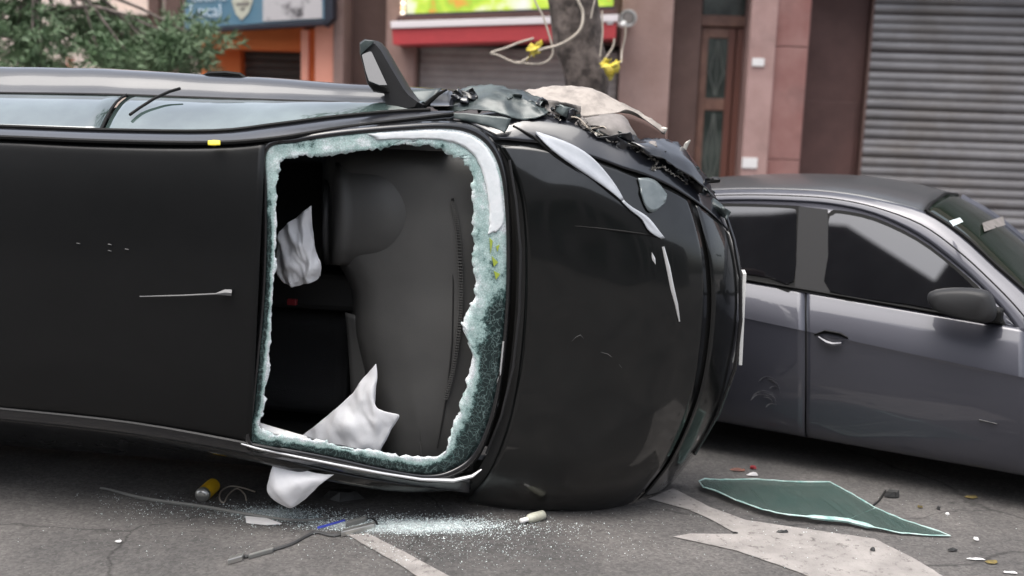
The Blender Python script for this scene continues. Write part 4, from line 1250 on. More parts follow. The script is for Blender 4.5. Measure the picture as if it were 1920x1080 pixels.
fbox('frame', dl0 - .06, dl0 - .005, .12, zt, -.57, -.50, M['brown'], tr)

# middle building with the awning shop
bldM = thing('awning_shop_building', 'mauve rendered shopfront with taupe shutter under the red awning', 'building', fpt(fs(900), 0, 0))
m0, m1, m2, m3, m4 = fs(627), fs(646), fs(722), fs(777), fs(1160)
fbox('pilaster', m0, m1 - .002, 0, 4.2, -.6, .06, M['pinkgrey'], bldM, .008)
fbox('recess_wall', m1, m2, 0, 4.2, -.7, -.30, M['brown'], bldM)
fbox('pilaster', m2 + .003, m3, 0, 4.2, -.7, .0, M['pinkgrey'], bldM, .008)
fbox('upper_wall', m0, m4 - .003, 4.2, HB + .3, -.6, .0, M['pinkgrey'], bldM)
fbox('shop_lintel', m3 + .003, m4 - .003, z_at(900, 80, -.3), 4.195, -.6, -.12, M['brown'], bldM)
fbox('back_mass', m0, m4 - .003, 0, HB + .2, -6, -.75, M['concrete'], bldM)
zt_ = z_at(900, 84, -.35)
hh = .075
k = 0
base = None
while .13 + (k + 1) * hh < zt_:
    V, F = slat_geo(m3 + .02, m4 - .02, .13 + k * hh, hh * .95, -.20, .006)
    if base is None: base = obj('shutter_slat', V, F, M['taupeshutter'], bldM)
    else:
        o = base.copy(); COL.objects.link(o); o.parent = bldM; o.location = Vector(base.location) + Z * (k * hh)
    k += 1
fbox('shutter_box', fs(812, off=-.2), fs(930, off=-.2), z_at(870, 96, -.2), z_at(870, 86, -.2), -.33, -.2, M['greymetal'], bldM, .004)

# red awning fascia and lit screen over it
def slab_px(name, quad, off, depth, m, parent=None, bevel=.004):
    """a board whose face corners are given by sight lines on the plane `off` metres out of the facade"""
    f = [fac(x, y, off) for x, y in quad]
    b = [p - SN * depth for p in f]
    V = f + b
    F = [(0, 1, 2, 3), (7, 6, 5, 4)] + [(i, (i + 1) % 4, (i + 1) % 4 + 4, i + 4) for i in range(4)]
    return obj(name, V, F, m, parent, bevel=bevel)
aw = thing('shop_awning', 'red shop awning fascia with a white band along its top', 'awning', fac(940, 80, .35))
slab_px('fascia', [(735, 54), (1156, 41), (1154, 72), (737, 84)], .40, .5, M['redawn'], aw)
slab_px('white_band', [(732, 40), (1160, 27), (1158, 40), (733, 53)], .42, .5, M['whiteawn'], aw)
slab_px('upper_rail', [(745, 30), (1156, 16), (1158, 26), (742, 39)], .36, .4, M['darkbrown'], aw)
poly('label_patch', [fac(x, y, .408) for x, y in ((1138, 42), (1150, 41), (1150, 45), (1138, 46))], M['paper'], aw, .004, normal=SN)
scr = thing('led_sign', 'bright yellow and white lit screen above the red awning', 'sign', fac(900, 20, .2))
slab_px('screen', [(758, -70), (1150, -82), (1150, 10), (762, 25)], .25, .06, M['led'], scr)
slab_px('frame_rail', [(754, 26), (1152, 11), (1153, 16), (755, 30)], .27, .08, M['signdark'], scr)
for k in range(8):
    p = fac(755 + .3 * k, 24 - k * 9, .27)
    v_, f_ = box_axes(p, SX * .018, SN * .018, Z * .016)
    obj('marquee_bulb', v_, f_, mat('marquee_bulb_%d' % k, (0.9, .6, .4), .4, emit=(1, .55, .25) if k % 2 else (1, .9, .75), estr=1.0), scr, bevel=.006)

# orange shop
bldO = thing('orange_shop', 'orange painted shopfront with dark shutter below the blue sign', 'building', fpt(fs(480), 0, 0))
o0, o1 = fs(348), fs(627)
fbox('pink_pilaster', fs(592, 100), o1 - .003, 0, 3.0, -.6, .03, M['pink'], bldO, .006)
fbox('orange_reveal', fs(578, 100), fs(592, 100) - .002, 0, z_at(585, 54), -.6, -.06, M['orange'], bldO)
fbox('post', fs(564, 100), fs(578, 100) - .002, 0, z_at(570, 56), -.5, -.0, M['pink'], bldO, .006)
fbox('fascia', fs(352), fs(564, 100) - .002, z_at(460, 92, -.1), z_at(460, 40, -.1), -.5, -.1, M['orange'], bldO, .006)
fbox('side_wall', o0, fs(452, 120, -.45), 0, z_at(400, 92, -.3), -.7, -.42, M['orange'], bldO)
s5, s6 = fs(452, 120, -.55), fs(564, 120, -.55)
zt_ = z_at(500, 90, -.55)
hh = .08; k = 0; base = None
while .13 + (k + 1) * hh < zt_ + .1:
    V, F = slat_geo(s5, s6 + .2, .13 + k * hh, hh * .95, -.58, .012)
    if base is None: base = obj('shutter_slat', V, F, M['darkshutter'], bldO)
    else:
        o = base.copy(); COL.objects.link(o); o.parent = bldO; o.location = Vector(base.location) + Z * (k * hh)
    k += 1
fbox('back_mass', o0, o1 - .003, 0, HB - .3, -6, -.72, M['concrete'], bldO)
fbox('upper_wall', o0, o1 - .003, z_at(460, 40, -.1) + .003, HB - .3, -.6, -.05, M['pale'], bldO)
# blue sign board
sg = thing('shop_sign', 'blue shop sign with white lettering, cream shield and faded photo over orange shop', 'sign', fac(470, 50, .3))
slab_px('board', [(346, -95), (606, -115), (608, 36), (346, 54)], .30, .16, M['signblue'], sg)
slab_px('lower_edge', [(346, 55), (608, 37), (608, 46), (346, 62)], .31, .18, M['signdark'], sg)
slab_px('side_edge', [(607, -120), (624, -120), (624, 34), (608, 50)], .29, .17, M['signdark'], sg)
poly('photo_panel', [fac(x, y, .305) for x, y in ((493, -100), (602, -108), (604, 34), (493, 40))], M['signphoto'], sg, .006, normal=SN)
poly('shield', [fac(x, y, .305) for x, y in ((432, -50), (476, -52), (474, 2), (466, 24), (453, 38), (442, 26), (435, 4))], M['signcream'], sg, .008, normal=SN)
poly('shield_mark', [fac(x, y, .31) for x, y in ((442, 6), (468, 4), (466, 10), (444, 11))], M['greymetal'], sg, .004, normal=SN)
poly('shield_mark', [fac(x, y, .31) for x, y in ((449, 15), (460, 14), (457, 20), (452, 20))], M['greymetal'], sg, .004, normal=SN)
def text(name, s, a, b, off, m, parent, font_scale=1.0):
    cu = bpy.data.curves.new(name, 'FONT')
    cu.body = s; cu.extrude = .004; cu.size = 1.0
    tmp = bpy.data.objects.new('tmp_text', cu)
    COL.objects.link(tmp)
    bpy.context.view_layer.update()
    me = bpy.data.meshes.new_from_object(tmp.evaluated_get(bpy.context.evaluated_depsgraph_get()))
    bpy.data.objects.remove(tmp)
    xs = [v.co.x for v in me.vertices]; x0, x1 = min(xs), max(xs)
    pa, pb = fac(*a, off), fac(*b, off)
    ex = (pb - pa); L = ex.length; ex.normalize()
    ey = SN.cross(ex)
    k_ = L / (x1 - x0)
    loc = root_loc(parent)
    for v in me.vertices:
        v.co = pa + ex * ((v.co.x - x0) * k_) + ey * (v.co.y * k_ * font_scale) + SN * v.co.z - loc
    me.name = name
    o = bpy.data.objects.new(name, me)
    COL.objects.link(o); o.parent = parent
    me.materials.clear(); me.materials.append(m)
    return o
text('lettering', 'Local', (358, 33), (415, 31), .306, M['signwhite'], sg, 1.15)
text('lettering', 'Lotería', (360, 3), (424, 1), .306, M['signwhite'], sg, 1.2)

# pale house further left, set back
bldP = thing('pale_house', 'pale pinkish rendered house behind the drooping foliage', 'building', fpt(fs(150), 0, -2))
p0_, p1_ = fs(-700, off=-2), fs(352, off=-2) + .6
fbox('wall', p0_, p1_, 0, 4.6, -7, -2, M['pale'], bldP)
fbox('pier', fs(280, off=-1.9), fs(300, off=-1.9), 0, 4, -2.2, -1.9, M['brown'], bldP)
fbox('pier', fs(312, off=-1.9), fs(340, off=-1.9), 0, 4, -2.2, -1.9, M['brown'], bldP)
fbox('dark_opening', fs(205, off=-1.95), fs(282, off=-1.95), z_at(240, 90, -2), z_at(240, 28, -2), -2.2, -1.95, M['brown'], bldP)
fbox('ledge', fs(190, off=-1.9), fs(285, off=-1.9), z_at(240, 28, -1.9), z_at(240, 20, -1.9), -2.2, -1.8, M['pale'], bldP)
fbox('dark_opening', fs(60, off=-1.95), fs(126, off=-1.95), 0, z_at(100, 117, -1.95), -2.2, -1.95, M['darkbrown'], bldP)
pp = thing('pink_post', 'slim pink post standing in front of the pale house', 'post', fpt(fs(132, off=-1), 0.1, -1))
fbox('shaft', fs(129, off=-1), fs(136, off=-1), .1, z_at(132, 112, -1), -1.03, -.97, M['pink'], pp)
fbox('cap', fs(127, off=-1), fs(138, off=-1), z_at(132, 112, -1) + .001, z_at(132, 109, -1), -1.05, -.95, M['pink'], pp)

# buildings across the street, behind the viewpoint; they show in glass and paint
bldF = thing('opposite_building', 'dull building across the street facing the wreck', 'building', (2, -9, 0))
gable = [(-21, 0), (-21, 21), (-14.6, 19.3), (-13, 19.0), (-12.9, 18.5), (-11.2, 17.9), (-7.7, 15.2), (-7.3, 15.9), (-6.4, 16.1), (-6.2, 15.3), (-5.2, 15.0), (-5.2, 0)]
poly('gabled_wall', [Vector((x_ - 2.2, -13.0, 1 + (z_ - 1) * 1.2 if z_ else 0)) for x_, z_ in gable], M['farwall'], bldF, 2.5, normal=Vector((0, 1, 0)))
box('wall', Vector((1.5, -12, 2.6)), Vector((6.69, 0, 0)), Vector((0, 3, 0)), Vector((0, 0, 2.6)), M['lowhouse'], bldF)
box('wall', Vector((15, -12, 2.2)), Vector((6.5, 0, 0)), Vector((0, 3, 0)), Vector((0, 0, 2.2)), M['lowhouse'], bldF)
for k in range(13):
    for z_ in (1.5, ):
        x_ = -3.6 + k * 1.9
        if z_ > 4 and x_ > -13.5: continue
        wn = box('window', Vector((x_, -8.99, z_ + .2)), Vector((.6, 0, 0)), Vector((0, .03, 0)), Vector((0, 0, .8)), M['doorglass'], bldF)
        box('sill', Vector((x_, -8.93, z_ - .66)), Vector((.7, 0, 0)), Vector((0, .08, 0)), Vector((0, 0, .05)), M['concrete'], wn)

# ------------------------------------------------------------------ street tree with cables and tape
T0 = on_ground(1085, 400)
TD = 7.9
def at_d(px, py, d):
    r_ = ray(px, py)
    return CAM + r_ * (d / r_.y)
def street_tree():
    base_ = at_d(1100, 175, TD); base_.z = 0.1
    tr = thing('street_tree', 'rough grey barked street tree trunk wound with cables beside the awning', 'tree', base_)
    a = at_d(1100, 172, TD); b = at_d(1083, 90, TD); c = at_d(1072, 0, TD)
    d_ = (c - b); d_.normalize()
    pts = [Vector((a.x + .02, a.y, .1)), Vector((a.x, a.y, .8)), a, b, c, c + d_ * 1.2, c + d_ * 2.4 + Vector((.1, 0, 0)), c + d_ * 3.6 + Vector((.1, 0, 0))]
    pts = spline(pts, 5)
    seg = 22; V, F = [], []
    for i, p in enumerate(pts):
        t = i / (len(pts) - 1)
        r0 = .150 + .030 * min(1, max(0, (p.z - 1.7) / .8)) - .04 * max(0, t - .5) + (.10 * max(0, 1 - p.z / .5))
        for k in range(seg):
            an = 2 * math.pi * k / seg
            q = p + Vector((math.cos(an), math.sin(an), 0)) * r0 * (1 + .16 * noise.noise(Vector((math.cos(an) * 1.6, math.sin(an) * 1.6, p.z * 1.8))) + .07 * noise.noise(Vector((math.cos(an) * 5, math.sin(an) * 5, p.z * 4))))
            V.append(q)
    for i in range(len(pts) - 1):
        for k in range(seg):
            F.append((i * seg + k, i * seg + (k + 1) % seg, (i + 1) * seg + (k + 1) % seg, (i + 1) * seg + k))
    obj('trunk', V, F, M['bark'], tr, smooth=True)
    top = pts[-1]
    random.seed(4)
    for k in range(6):
        an = k * 1.05
        e = top + Vector((math.cos(an) * 1.3, math.sin(an) * 1.1, 1.2 + .5 * random.random()))
        tube('limb', spline([top - Vector((0, 0, .1)), top.lerp(e, .45) + Vector((0, 0, .15)), e], 4), [.09 - .065 * i / 8 for i in range(9)], M['bark'], tr)
    crown_leaves('crown', top + Vector((0, 0, 1.7)), (2.0, 1.8, 1.1), 2600, .14, .05, tr, 11)
    return tr

def crown_leaves(name, c, rad, n, L, W_, parent, seed, clumps=26, droop=.3, aim=None):
    random.seed(seed)
    cl = []
    for _ in range(clumps):
        while True:
            v = Vector((random.uniform(-1, 1), random.uniform(-1, 1), random.uniform(-1, 1)))
            if v.length < 1: break
        cl.append((Vector((v.x * rad[0], v.y * rad[1], v.z * rad[2])), random.uniform(.5, 1.0)))
    V, F = [], []
    for i in range(n):
        cc, s = random.choice(cl)
        p = c + cc + Vector((random.gauss(0, .22) * rad[0] * s * .7, random.gauss(0, .22) * rad[1] * s * .7, random.gauss(0, .2) * rad[2] * s))
        d = Vector((random.uniform(-1, 1), random.uniform(-1, 1), random.uniform(-1, .6) - droop)).normalized()
        sd = d.cross(Vector((random.uniform(-1, 1), random.uniform(-1, 1), random.uniform(-1, 1)))).normalized()
        l = L * random.uniform(.6, 1.3); w_ = W_ * random.uniform(.6, 1.3)
        up = d.cross(sd) * w_ * .3
        k = len(V)
        V += [p, p + d * l * .5 + sd * w_ * .5 + up, p + d * l, p + d * l * .5 - sd * w_ * .5 + up]
        F += [(k, k + 1, k + 2), (k, k + 2, k + 3)]
    return obj(name, V, F, M['leaf'], parent)

st = street_tree()

def cable(name, pix, r_, m, label, cat='cable', group=None):
    pts = spline([at_d(x, y, d) for x, y, d in pix], 6)
    o = tube(name, pts, r_, m)
    tag(o, label, cat, group)
    return o
D1 = TD - .26
cable('cable', [(1068, -30, D1), (1085, 4, D1), (1093, 24, D1), (1090, 50, D1 - .02), (1076, 68, D1 - .02), (1048, 84, D1), (1018, 92, D1), (996, 100, D1)], .010, M['cable'], 'thick cream cable curving across the tree trunk', group='loose cables round the tree')
cable('cable', [(1006, 98, D1 + .02), (984, 112, D1), (968, 118, D1), (935, 104, D1), (921, 99, D1), (948, 90, D1), (976, 79, D1), (1000, 72, D1 + .05)], .008, M['cable'], 'cream cable loop hanging left of the trunk below the awning', group='loose cables round the tree')
cable('cable', [(968, 116, D1), (995, 120, D1), (1020, 118, D1), (1034, 106, D1), (1036, 90, D1), (1028, 60, D1), (1018, 30, D1), (1004, 4, D1), (996, -30, D1)], .007, M['cable'], 'thin cream cable rising past the left side of the trunk', group='loose cables round the tree')
cable('cable', [(1120, -20, D1), (1112, 14, D1), (1108, 34, D1)], .006, M['cable'], 'short cream cable end at the upper right edge of the trunk', group='loose cables round the tree')
cable('cable', [(1129, 20, D1), (1130, 60, D1), (1127, 90, D1), (1125, 106, D1)], .006, M['cable'], 'thin cable hanging straight down to the right yellow tape', group='loose cables round the tree')
cable('cable', [(1152, 72, D1), (1150, 86, D1), (1142, 100, D1), (1136, 108, D1)], .007, M['cable'], 'cable bending down to the right yellow tape knot', group='loose cables round the tree')
cable('cable', [(1173, 48, D1 + .3), (1172, 70, D1 + .3), (1166, 96, D1 + .3), (1165, 118, D1 + .2)], .006, M['cable'], 'thin cable dropping from the round lamp on the wall', group='loose cables round the tree')
# yellow tape: knotted crumpled strips
def tape(pix_list, d, label, seed):
    random.seed(seed)
    root = thing('barrier_tape', label, 'tape', at_d(pix_list[0][0][0], pix_list[0][0][1], d), group='yellow tape knots by the tree')
    for i, pix in enumerate(pix_list):
        c = [at_d(x, y, d - .02 * i) for x, y in pix]
        g = [[p + Vector((random.uniform(-.012, .012), .02 * k, .02 * k + random.uniform(-.006, .006))) + SX * (.022 * k) for p in c] for k in (-1, 0, 1)]
        patch('tape_strip', g, M['ribbon'], root, 4, 3, .002, fold=.012, fscale=18, seed=seed + i)
    return root
tape([[(1012, 76), (1008, 88), (1000, 98), (994, 108)], [(1004, 84), (1000, 96), (1006, 104)], [(992, 84), (998, 92), (1006, 90)]], D1 - .04, 'yellow tape knotted round the cable left of the trunk', 31)
tape([[(1128, 112), (1134, 122), (1142, 136), (1146, 146)], [(1140, 112), (1138, 126), (1148, 138)], [(1150, 116), (1156, 126), (1152, 138)], [(1130, 122), (1142, 124), (1160, 118)]], D1 + .02, 'yellow tape bunch hanging at the right side of the trunk', 37)

# round bracket lamp on the wall right of the awning
lp = thing('wall_lamp', 'small round grey lamp with white rim beside the awning end', 'lamp', fac(1178, 36, .2))
cl_ = fac(1178, 34, .22)
tube('rim', [cl_ + (SX * math.cos(a) + Z * math.sin(a)) * .07 for a in [i * math.pi / 10 for i in range(20)]], .014, M['silver'], lp, closed=True)
tube('housing', [cl_ - SN * .2, cl_ - SN * .02, cl_ + SN * .01], [.03, .06, .05], M['greymetal'], lp, seg=14)
tube('arm', [fac(1160, 44, .26), fac(1166, 48, .25), fac(1172, 42, .23)], .022, M['white'], lp, seg=8)

# ------------------------------------------------------------------ drooping tree on the left
def left_tree():
    D = 9.0
    b = at_d(60, 140, D); b.z = .1
    t = thing('drooping_tree', 'green drooping narrow leaved tree in front of the pale house', 'tree', b)
    pts = spline([b, b + Vector((.05, 0, 1.2)), b + Vector((.0, .05, 2.3)), b + Vector((.1, 0, 3.3))], 5)
    tube('trunk', pts, [.11 - .06 * i / (len(pts) - 1) for i in range(len(pts))], M['bark'], t, seg=10)
    random.seed(12)
    V, F = [], []
    # sprays of needle-like leaves along drooping twigs; every spray hangs from a limb
    centres = []
    for k in range(60):
        x = random.uniform(-340, 385)
        y = random.uniform(-120, 112)
        if y < -10 + .0 * x and random.random() < .2: continue
        # openings where the pale house shows through
        if 195 < x < 345 and y < 42: continue
        if 60 < x < 200 and y < 22 and random.random() < .8: continue
        if 95 < x < 175 and 76 < y: continue
        if x > 330 and y < 52: continue
        centres.append((x, y))
    centres += [(240, 70), (265, 90), (300, 80), (330, 72), (350, 92), (300, 106), (220, 95), (200, 70), (245, 108), (355, 66), (170, 50), (150, 56), (120, 60), (20, 60), (50, 90), (10, 100), (70, 60), (30, 30), (80, 108), (310, 60), (370, 72), (280, 112), (330, 108), (5, 20), (60, 36), (185, 40), (215, 52), (195, 98), (210, 112), (60, 112), (110, 40)]
    cores = []
    for (x, y) in centres:
        c = at_d(x, y, D + random.uniform(-.5, .5))
        cores.append(c)
        for _ in range(11):
            d = Vector((random.uniform(-1, 1), random.uniform(-.8, .8), random.uniform(-.9, .35))).normalized()
            tw = c + Vector((random.gauss(0, .07), random.gauss(0, .10), random.gauss(0, .06)))
            n = 15
            for i in range(n):
                p = tw + d * (.26 * i / n)
                for sgn in (-1, 1):
                    sd = d.cross(Vector((random.uniform(-1, 1), random.uniform(-1, 1), random.uniform(-1, 1)))).normalized()
                    ld = (d * .8 + sd * sgn).normalized()
                    L = random.uniform(.05, .10); wv = ld.cross(Vector((random.uniform(-1, 1), random.uniform(-1, 1), random.uniform(-1, 1)))).normalized() * .008
                    q = len(V)
                    V += [p - wv, p + ld * L * .5 + wv * .4 + Vector((0, 0, -.004)), p + ld * L, p + wv]
                    F += [(q, q + 1, q + 2), (q, q + 2, q + 3)]
    obj('crown', V, F, M['leaf'], t)
    random.shuffle(cores)
    for c in cores[:26]:
        s_ = pts[random.randint(8, len(pts) - 1)]
        tube('limb', spline([s_, s_.lerp(c, .5) + Vector((0, 0, .12)), c], 3), [.022, .02, .018, .015, .012, .009, .006], M['bark'], t, seg=5)
left_tree()

# ------------------------------------------------------------------ things lying on the road
def flat_thing(name, pix, m, label, cat, z=0.006, thick=.004, group=None):
    pts = [on_ground(x, y, z) for x, y in pix]
    return tag(poly(name, pts, m, None, thick, normal=Z), label, cat, group)

# broken green side window
def glass_sheet():
    pix = [(1310, 902), (1322, 899), (1360, 900), (1420, 899), (1480, 904), (1556, 905), (1596, 926), (1640, 952), (1690, 974), (1740, 990), (1782, 1005), (1745, 1004), (1690, 1000), (1640, 990), (1590, 977), (1540, 972), (1480, 966), (1430, 956), (1380, 938), (1340, 920), (1318, 914)]
    lift = [.03, .028, .025, .025, .025, .025, .02, .012, .010, .01, .008, .008, .01, .018, .024, .028, .03, .03, .03, .03, .03]
    root = thing('glass_sheet', 'broken sheet of green car window glass lying by the parked car', 'glass', on_ground(1500, 940))
    pts = [on_ground(x, y, z) for (x, y), z in zip(pix, lift)]
    pts = [pts[i].lerp(pts[(i + 1) % len(pts)], k / 4) for i in range(len(pts)) for k in range(4)]
    for i, p in enumerate(pts):
        p += noise.noise_vector(p * 45) * .003; p.z = max(p.z, .006)
    poly('pane', pts, M['pane'], root, .005, normal=Z)
    for a_, b_, c_ in (((1640, 953, .016), (1610, 965, .016), (1590, 974, .024)),):
        tube('crack', spline([on_ground(*q) for q in (a_, b_, c_)], 4), .0016, M['paneedge'], root, seg=4, flat=.5)
    rad = [.0025 + .004 * abs(noise.noise(p * 14)) for p in pts]
    for i, p in enumerate(pts):
        if 13 * 4 < i < 15 * 4 + 2: rad[i] += .008
    tube('crushed_edge', [p + Z * .002 for p in pts], rad, M['paneedge'], root, seg=6, closed=True)
glass_sheet()

# drink can
def can():
    a, b = on_ground(366, 940, .034), on_ground(402, 908, .034)
    ax = (b - a); L = ax.length; ax.normalize()
    a = b - ax * .160
    t = ax.cross(Z).normalized(); u_ = t.cross(ax)
    prof = [(0, .020), (.004, .026), (.012, .033), (.143, .033), (.152, .027), (.156, .025), (.154, .022)]
    n = 24
    root = thing('drink_can', 'yellow drink can with silver end lying under the roof edge', 'can', Vector((a.x, a.y, 0)))
    def ringv(h, r_): return [a + ax * h + (t * math.cos(2 * math.pi * i / n) + u_ * math.sin(2 * math.pi * i / n)) * r_ for i in range(n)]
    def surf(ps, m, nm, caps):
        V = [p for h, r_ in ps for p in ringv(h, r_)]
        F = [(k * n + i, k * n + (i + 1) % n, (k + 1) * n + (i + 1) % n, (k + 1) * n + i) for k in range(len(ps) - 1) for i in range(n)]
        if 0 in caps: F.append(tuple(range(n)))
        if 1 in caps: F.append(tuple((len(ps) - 1) * n + i for i in range(n)))
        obj(nm, V, F, m, root, smooth=True, sharp=40)
    surf(prof[:3] + [(.03, .0332)], M['silver'], 'base', (0,))
    surf([(.03, .0334), (.143, .0334)], M['yellow'], 'body', ())
    surf(prof[3:], M['silver'], 'top', (1,))
can()

def ground_tube(name, pix, r_, m, label, cat, z=None, group=None, parent=None):
    pts = spline([on_ground(x, y, (p[0] if p else (z if z is not None else (r_ if not isinstance(r_, list) else max(r_))))) for x, y, *p in pix], 6)
    rr = r_
    if isinstance(r_, list):
        rr = [v.x for v in spline([Vector((q, 0, 0)) for q in r_], 6)]
    o = tube(name, pts, rr, m, parent)
    if parent is None: tag(o, label, cat, group)
    return o
ground_tube('door_moulding', [(188, 915), (206, 918), (250, 930), (290, 938), (380, 950), (460, 964), (530, 974), (580, 976), (612, 970), (604, 964)], [.005, .006, .008, .009, .009, .009, .008, .007, .005, .004], M['greystrip'], 'long thin grey moulding strip torn off below the roof', 'moulding')
ground_tube('wire_loop', [(478, 922), (452, 914), (430, 912), (414, 922), (412, 936), (420, 942), (428, 928), (444, 916), (458, 926), (462, 938)], .0035, M['cable'], 'tangled loop of pale wire lying next to the yellow can', 'wire')
flat_thing('paper_scrap', [(460, 968), (500, 972), (528, 982), (500, 984), (462, 980)], M['paper'], 'white paper scrap at the grey moulding strip', 'paper', .008)
tag(tube('pen', [on_ground(596, 990, .008), on_ground(646, 976, .008)], .006, M['bluepen']), 'blue pen lying between the moulding and the connector', 'pen')
cn = thing('seatbelt_cable', 'dark cable with grey metal ends lying on the asphalt below the windshield', 'cable', on_ground(560, 1015))
ground_tube('lead', [(458, 1044), (500, 1034), (545, 1020), (575, 1004), (595, 998), (625, 1004), (650, 998)], .007, M['blackcable'], '', '', parent=cn)
box('plug', on_ground(443, 1047, .012), (on_ground(458, 1043, .012) - on_ground(430, 1051, .012)) / 2, Vector((0, .02, 0)), Z * .011, M['silver'], cn, bevel=.003)
box('sleeve', on_ground(490, 1037, .010), (on_ground(514, 1030, .01) - on_ground(468, 1043, .01)) / 2, Vector((0, .010, 0)), Z * .009, M['greystrip'], cn, bevel=.003)
box('buckle', on_ground(672, 992, .014), (on_ground(704, 984, .014) - on_ground(642, 999, .014)) / 2, Vector((0, .016, 0)), Z * .012, M['silver'], cn, bevel=.003)
box('bracket', on_ground(668, 978, .016), (on_ground(690, 972, .014) - on_ground(652, 983, .014)) / 2, Vector((0, .014, 0)), Z * .012, M['greystrip'], cn, bevel=.003)
ground_tube('clip', [(684, 972), (700, 974), (708, 984)], .006, M['darkscrap'], '', '', parent=cn)
# small white bottle
def bottle():
    a, b = on_ground(976, 977, .02), on_ground(1020, 965, .02)
    root = thing('plastic_bottle', 'small cream plastic bottle lying under the wreck nose', 'bottle', Vector(((a.x + b.x) / 2, (a.y + b.y) / 2, 0)))
    d = b - a
    tube('body', [a + d * t for t in (.28, .36, .5, .95, 1.0)], [.010, .020, .022, .022, .016], M['signcream'], root, seg=14)
    tube('cap', [a + d * t for t in (0, .02, .28)], [.008, .011, .011], M['white'], root, seg=12)
bottle()
tag(patch('yellow_tag', [[bp(x, y, 1.40) for x, y in ((390, 264), (401, 263), (413, 264))], [bp(x, y, 1.41) for x, y in ((390, 272), (401, 273), (413, 272))]], mat('hi_vis_yellow', (.75, .62, .05), .5), None, 3, 3, .003), 'tiny yellow tag on the roof edge of the overturned car', 'tag')

# litter round the glass sheet and under the wreck
def scrap(name, px, py, sx, sy, sz, m, label, cat, rot=0, group='small scraps on the road', z=0.0):
    c = on_ground(px, py)
    random.seed(int(px * 7 + py))
    V = []
    n = 8
    for lay, s in ((0.0, 1.0), (1.0, .7)):
        for i in range(n):
            a = 2 * math.pi * i / n
            r_ = random.uniform(.65, 1.1) * s
            q = Vector((math.cos(a) * sx * r_, math.sin(a) * sy * r_, 0))
            q = Matrix.Rotation(rot, 3, 'Z') @ q
            V.append(c + q + Z * (.006 + lay * sz * random.uniform(.5, 1)))
    F = [tuple(range(n)), tuple(range(n, 2 * n))] + [(i, (i + 1) % n, n + (i + 1) % n, n + i) for i in range(n)]
    o = obj(name, V, F, m)
    return tag(o, label, cat, group)
scrap('plastic_scrap', 1672, 932, .05, .03, .03, M['darkscrap'], 'black plastic scrap beside the upper edge of the green glass', 'scrap', .3)
ground_tube('plastic_hook', [(1632, 951), (1648, 938), (1660, 920)], .005, M['darkscrap'], 'thin black hook leaning over the green glass edge', 'hook')
scrap('plastic_scrap', 1466, 1000, .028, .010, .012, M['darkscrap'], 'small black scrap on the white paint below the glass', 'scrap', .1)
scrap('plastic_scrap', 1636, 1034, .012, .012, .012, M['darkscrap'], 'round black crumb near the right end of the white paint', 'scrap')
scrap('plastic_scrap', 1378, 1002, .014, .007, .008, M['darkscrap'], 'tiny black crumb at the notch of the white paint', 'scrap')
scrap('plastic_scrap', 1786, 1034, .03, .009, .010, M['darkscrap'], 'flat black sliver right of the white marking', 'scrap', .2)
scrap('paper_scrap', 1830, 1014, .014, .012, .012, M['paper'], 'small white scrap right of the glass tip', 'scrap')
scrap('paper_scrap', 1830, 1051, .05, .007, .006, M['paper'], 'thin pale strip on the asphalt far right', 'scrap', -.05)
scrap('paper_scrap', 1894, 1076, .035, .007, .006, M['paper'], 'pale strip at the bottom right corner', 'scrap', -.1)
scrap('dry_leaf', 1860, 1056, .035, .02, .006, M['leafscrap'], 'yellowish leaf stain near the bottom right corner', 'leaf')
scrap('dry_leaf', 1725, 953, .015, .012, .010, M['leafscrap'], 'bright yellow leaf bit right of the green glass', 'leaf')
scrap('dry_leaf', 1822, 934, .04, .02, .008, M['leafscrap'], 'dull yellow leaf patch beneath the parked car sill', 'leaf')
scrap('plastic_scrap', 1760, 956, .012, .010, .012, M['darkscrap'], 'dark crumb between the two yellow leaf bits', 'scrap')
scrap('paper_scrap', 1776, 966, .012, .010, .008, M['paper'], 'pale crumb below the dull leaf patch', 'scrap')
scrap('lamp_scrap', 1386, 884, .045, .012, .012, M['orangeglow'], 'orange lamp fragment behind the green glass', 'scrap', -.1)
scrap('lamp_scrap', 1412, 880, .025, .014, .014, M['red'], 'red lamp fragment behind the green glass', 'scrap')
scrap('paper_scrap', 1412, 893, .035, .010, .014, M['paper'], 'white fragment touching the rear edge of the green glass', 'scrap')
scrap('paper_scrap', 222, 1018, .018, .012, .006, M['paper'], 'small pale fleck alone on the left asphalt', 'scrap')
scrap('plastic_scrap', 640, 936, .10, .05, .05, M['darkscrap'], 'dark lump of trim under the windshield edge', 'scrap')
scrap('plastic_scrap', 1008, 946, .03, .02, .05, M['darkscrap'], 'dark scrap behind the cream bottle', 'scrap')

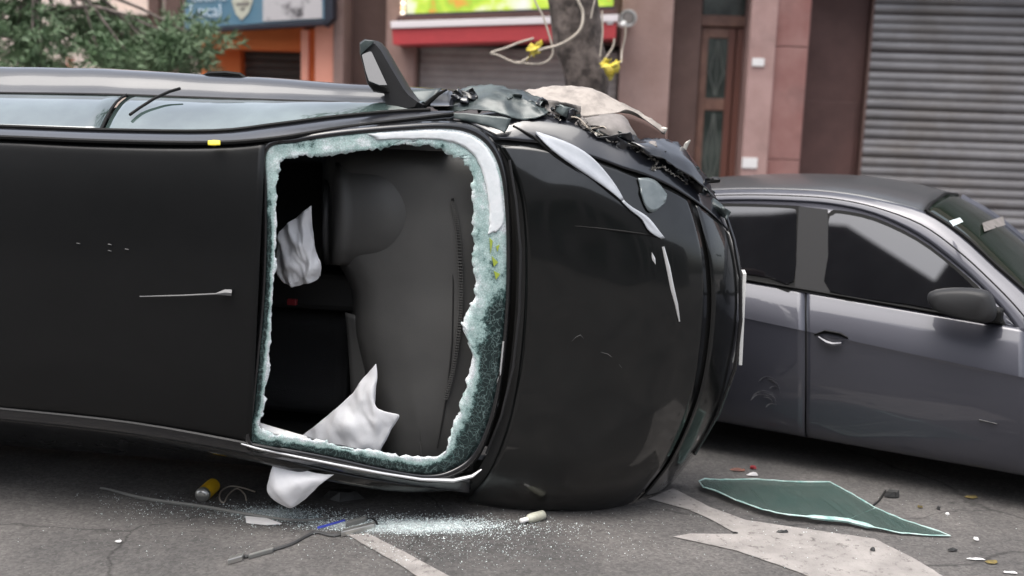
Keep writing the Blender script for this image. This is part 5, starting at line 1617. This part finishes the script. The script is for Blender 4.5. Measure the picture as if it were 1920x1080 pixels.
# crumbs of safety glass
def crumbs():
    random.seed(99)
    V, F = [], []
    def chip(c, s):
        k = len(V)
        for _ in range(4):
            V.append(c + Vector((random.uniform(-1, 1), random.uniform(-1, 1), random.uniform(0, 1.1))) * s)
        F.extend([(k, k + 1, k + 2), (k, k + 2, k + 3), (k, k + 3, k + 1), (k + 1, k + 3, k + 2)])
    def cloud(n, cx, cy, sx, sy, s0, s1, skew=0.0):
        for _ in range(n):
            x = random.gauss(0, 1); y = random.gauss(0, 1)
            px, py = cx + x * sx, cy + y * sy + x * skew
            if py < 925 or py > 1079: continue
            c = on_ground(px, py, .005)
            chip(c, random.uniform(s0, s1))
    cloud(2600, 760, 985, 130, 8, .0015, .0045, 2)
    cloud(1300, 560, 968, 80, 8, .0015, .0045, 3)
    cloud(1500, 850, 1012, 130, 26, .0012, .0038)
    cloud(500, 300, 950, 70, 14, .0012, .004, 4)
    cloud(500, 640, 1000, 320, 40, .0010, .0030)
    cloud(350, 1500, 985, 170, 35, .0012, .0035)
    cloud(200, 1120, 1010, 120, 25, .0012, .0035)
    cloud(3500, 800, 984, 90, 9, .0018, .0050, 2)
    cloud(1200, 520, 962, 60, 9, .0018, .0045, 4)
    o = obj('glass_crumbs', V, F, M['crumb'])
    tag(o, 'scatter of tiny greenish glass crumbs over the asphalt below the windshield', 'glass crumbs', kind='stuff')
crumbs()

def powder():
    m = mat('powdered_glass', (0.42, 0.47, 0.475), 0.8, col2=(0.55, 0.60, 0.60), nscale=30)
    nt = m.node_tree; b = nt.nodes['Principled BSDF']
    geo = nt.nodes.new('ShaderNodeNewGeometry')
    n = nt.nodes.new('ShaderNodeTexNoise'); n.inputs['Scale'].default_value, n.inputs['Detail'].default_value, n.inputs['Roughness'].default_value = 14, 10, .8
    lk(nt, geo.outputs['Position'], n.inputs['Vector'])
    at = nt.nodes.new('ShaderNodeAttribute'); at.attribute_name = 'cover'
    ad = nt.nodes.new('ShaderNodeMath'); ad.operation = 'ADD'
    lk(nt, n.outputs[0], ad.inputs[0]); lk(nt, at.outputs['Fac'], ad.inputs[1])
    mr = nt.nodes.new('ShaderNodeMapRange'); mr.inputs[1].default_value, mr.inputs[2].default_value = .72, 1.35
    mr.inputs[4].default_value = .8
    lk(nt, ad.outputs[0], mr.inputs[0]); lk(nt, mr.outputs[0], b.inputs['Alpha'])
    V, F, A = [], [], []
    nx, ny = 60, 16
    for j in range(ny + 1):
        for i in range(nx + 1):
            px, py = 430 + 640 * i / nx, 946 + 80 * j / ny
            c = on_ground(px, py, .006)
            V.append(c)
            cy = 972 + 18 * i / nx
            d1 = math.exp(-(((px - 780) / 150) ** 2 + ((py - 986) / 15) ** 2)) * 1.0
            d2 = math.exp(-(((px - 520) / 85) ** 2 + ((py - 962) / 14) ** 2)) * .8
            d3 = math.exp(-(((px - 660) / 90) ** 2 + ((py - 984) / 12) ** 2)) * .8
            A.append(max(d1, d2, d3))
    F = grid_faces(ny + 1, nx + 1)
    o = obj('glass_powder', V, F, m)
    a = o.data.attributes.new('cover', 'FLOAT', 'POINT'); a.data.foreach_set('value', A)
    tag(o, 'pale smear of powdered glass on the road below the windshield', 'glass dust', kind='stuff')
powder()
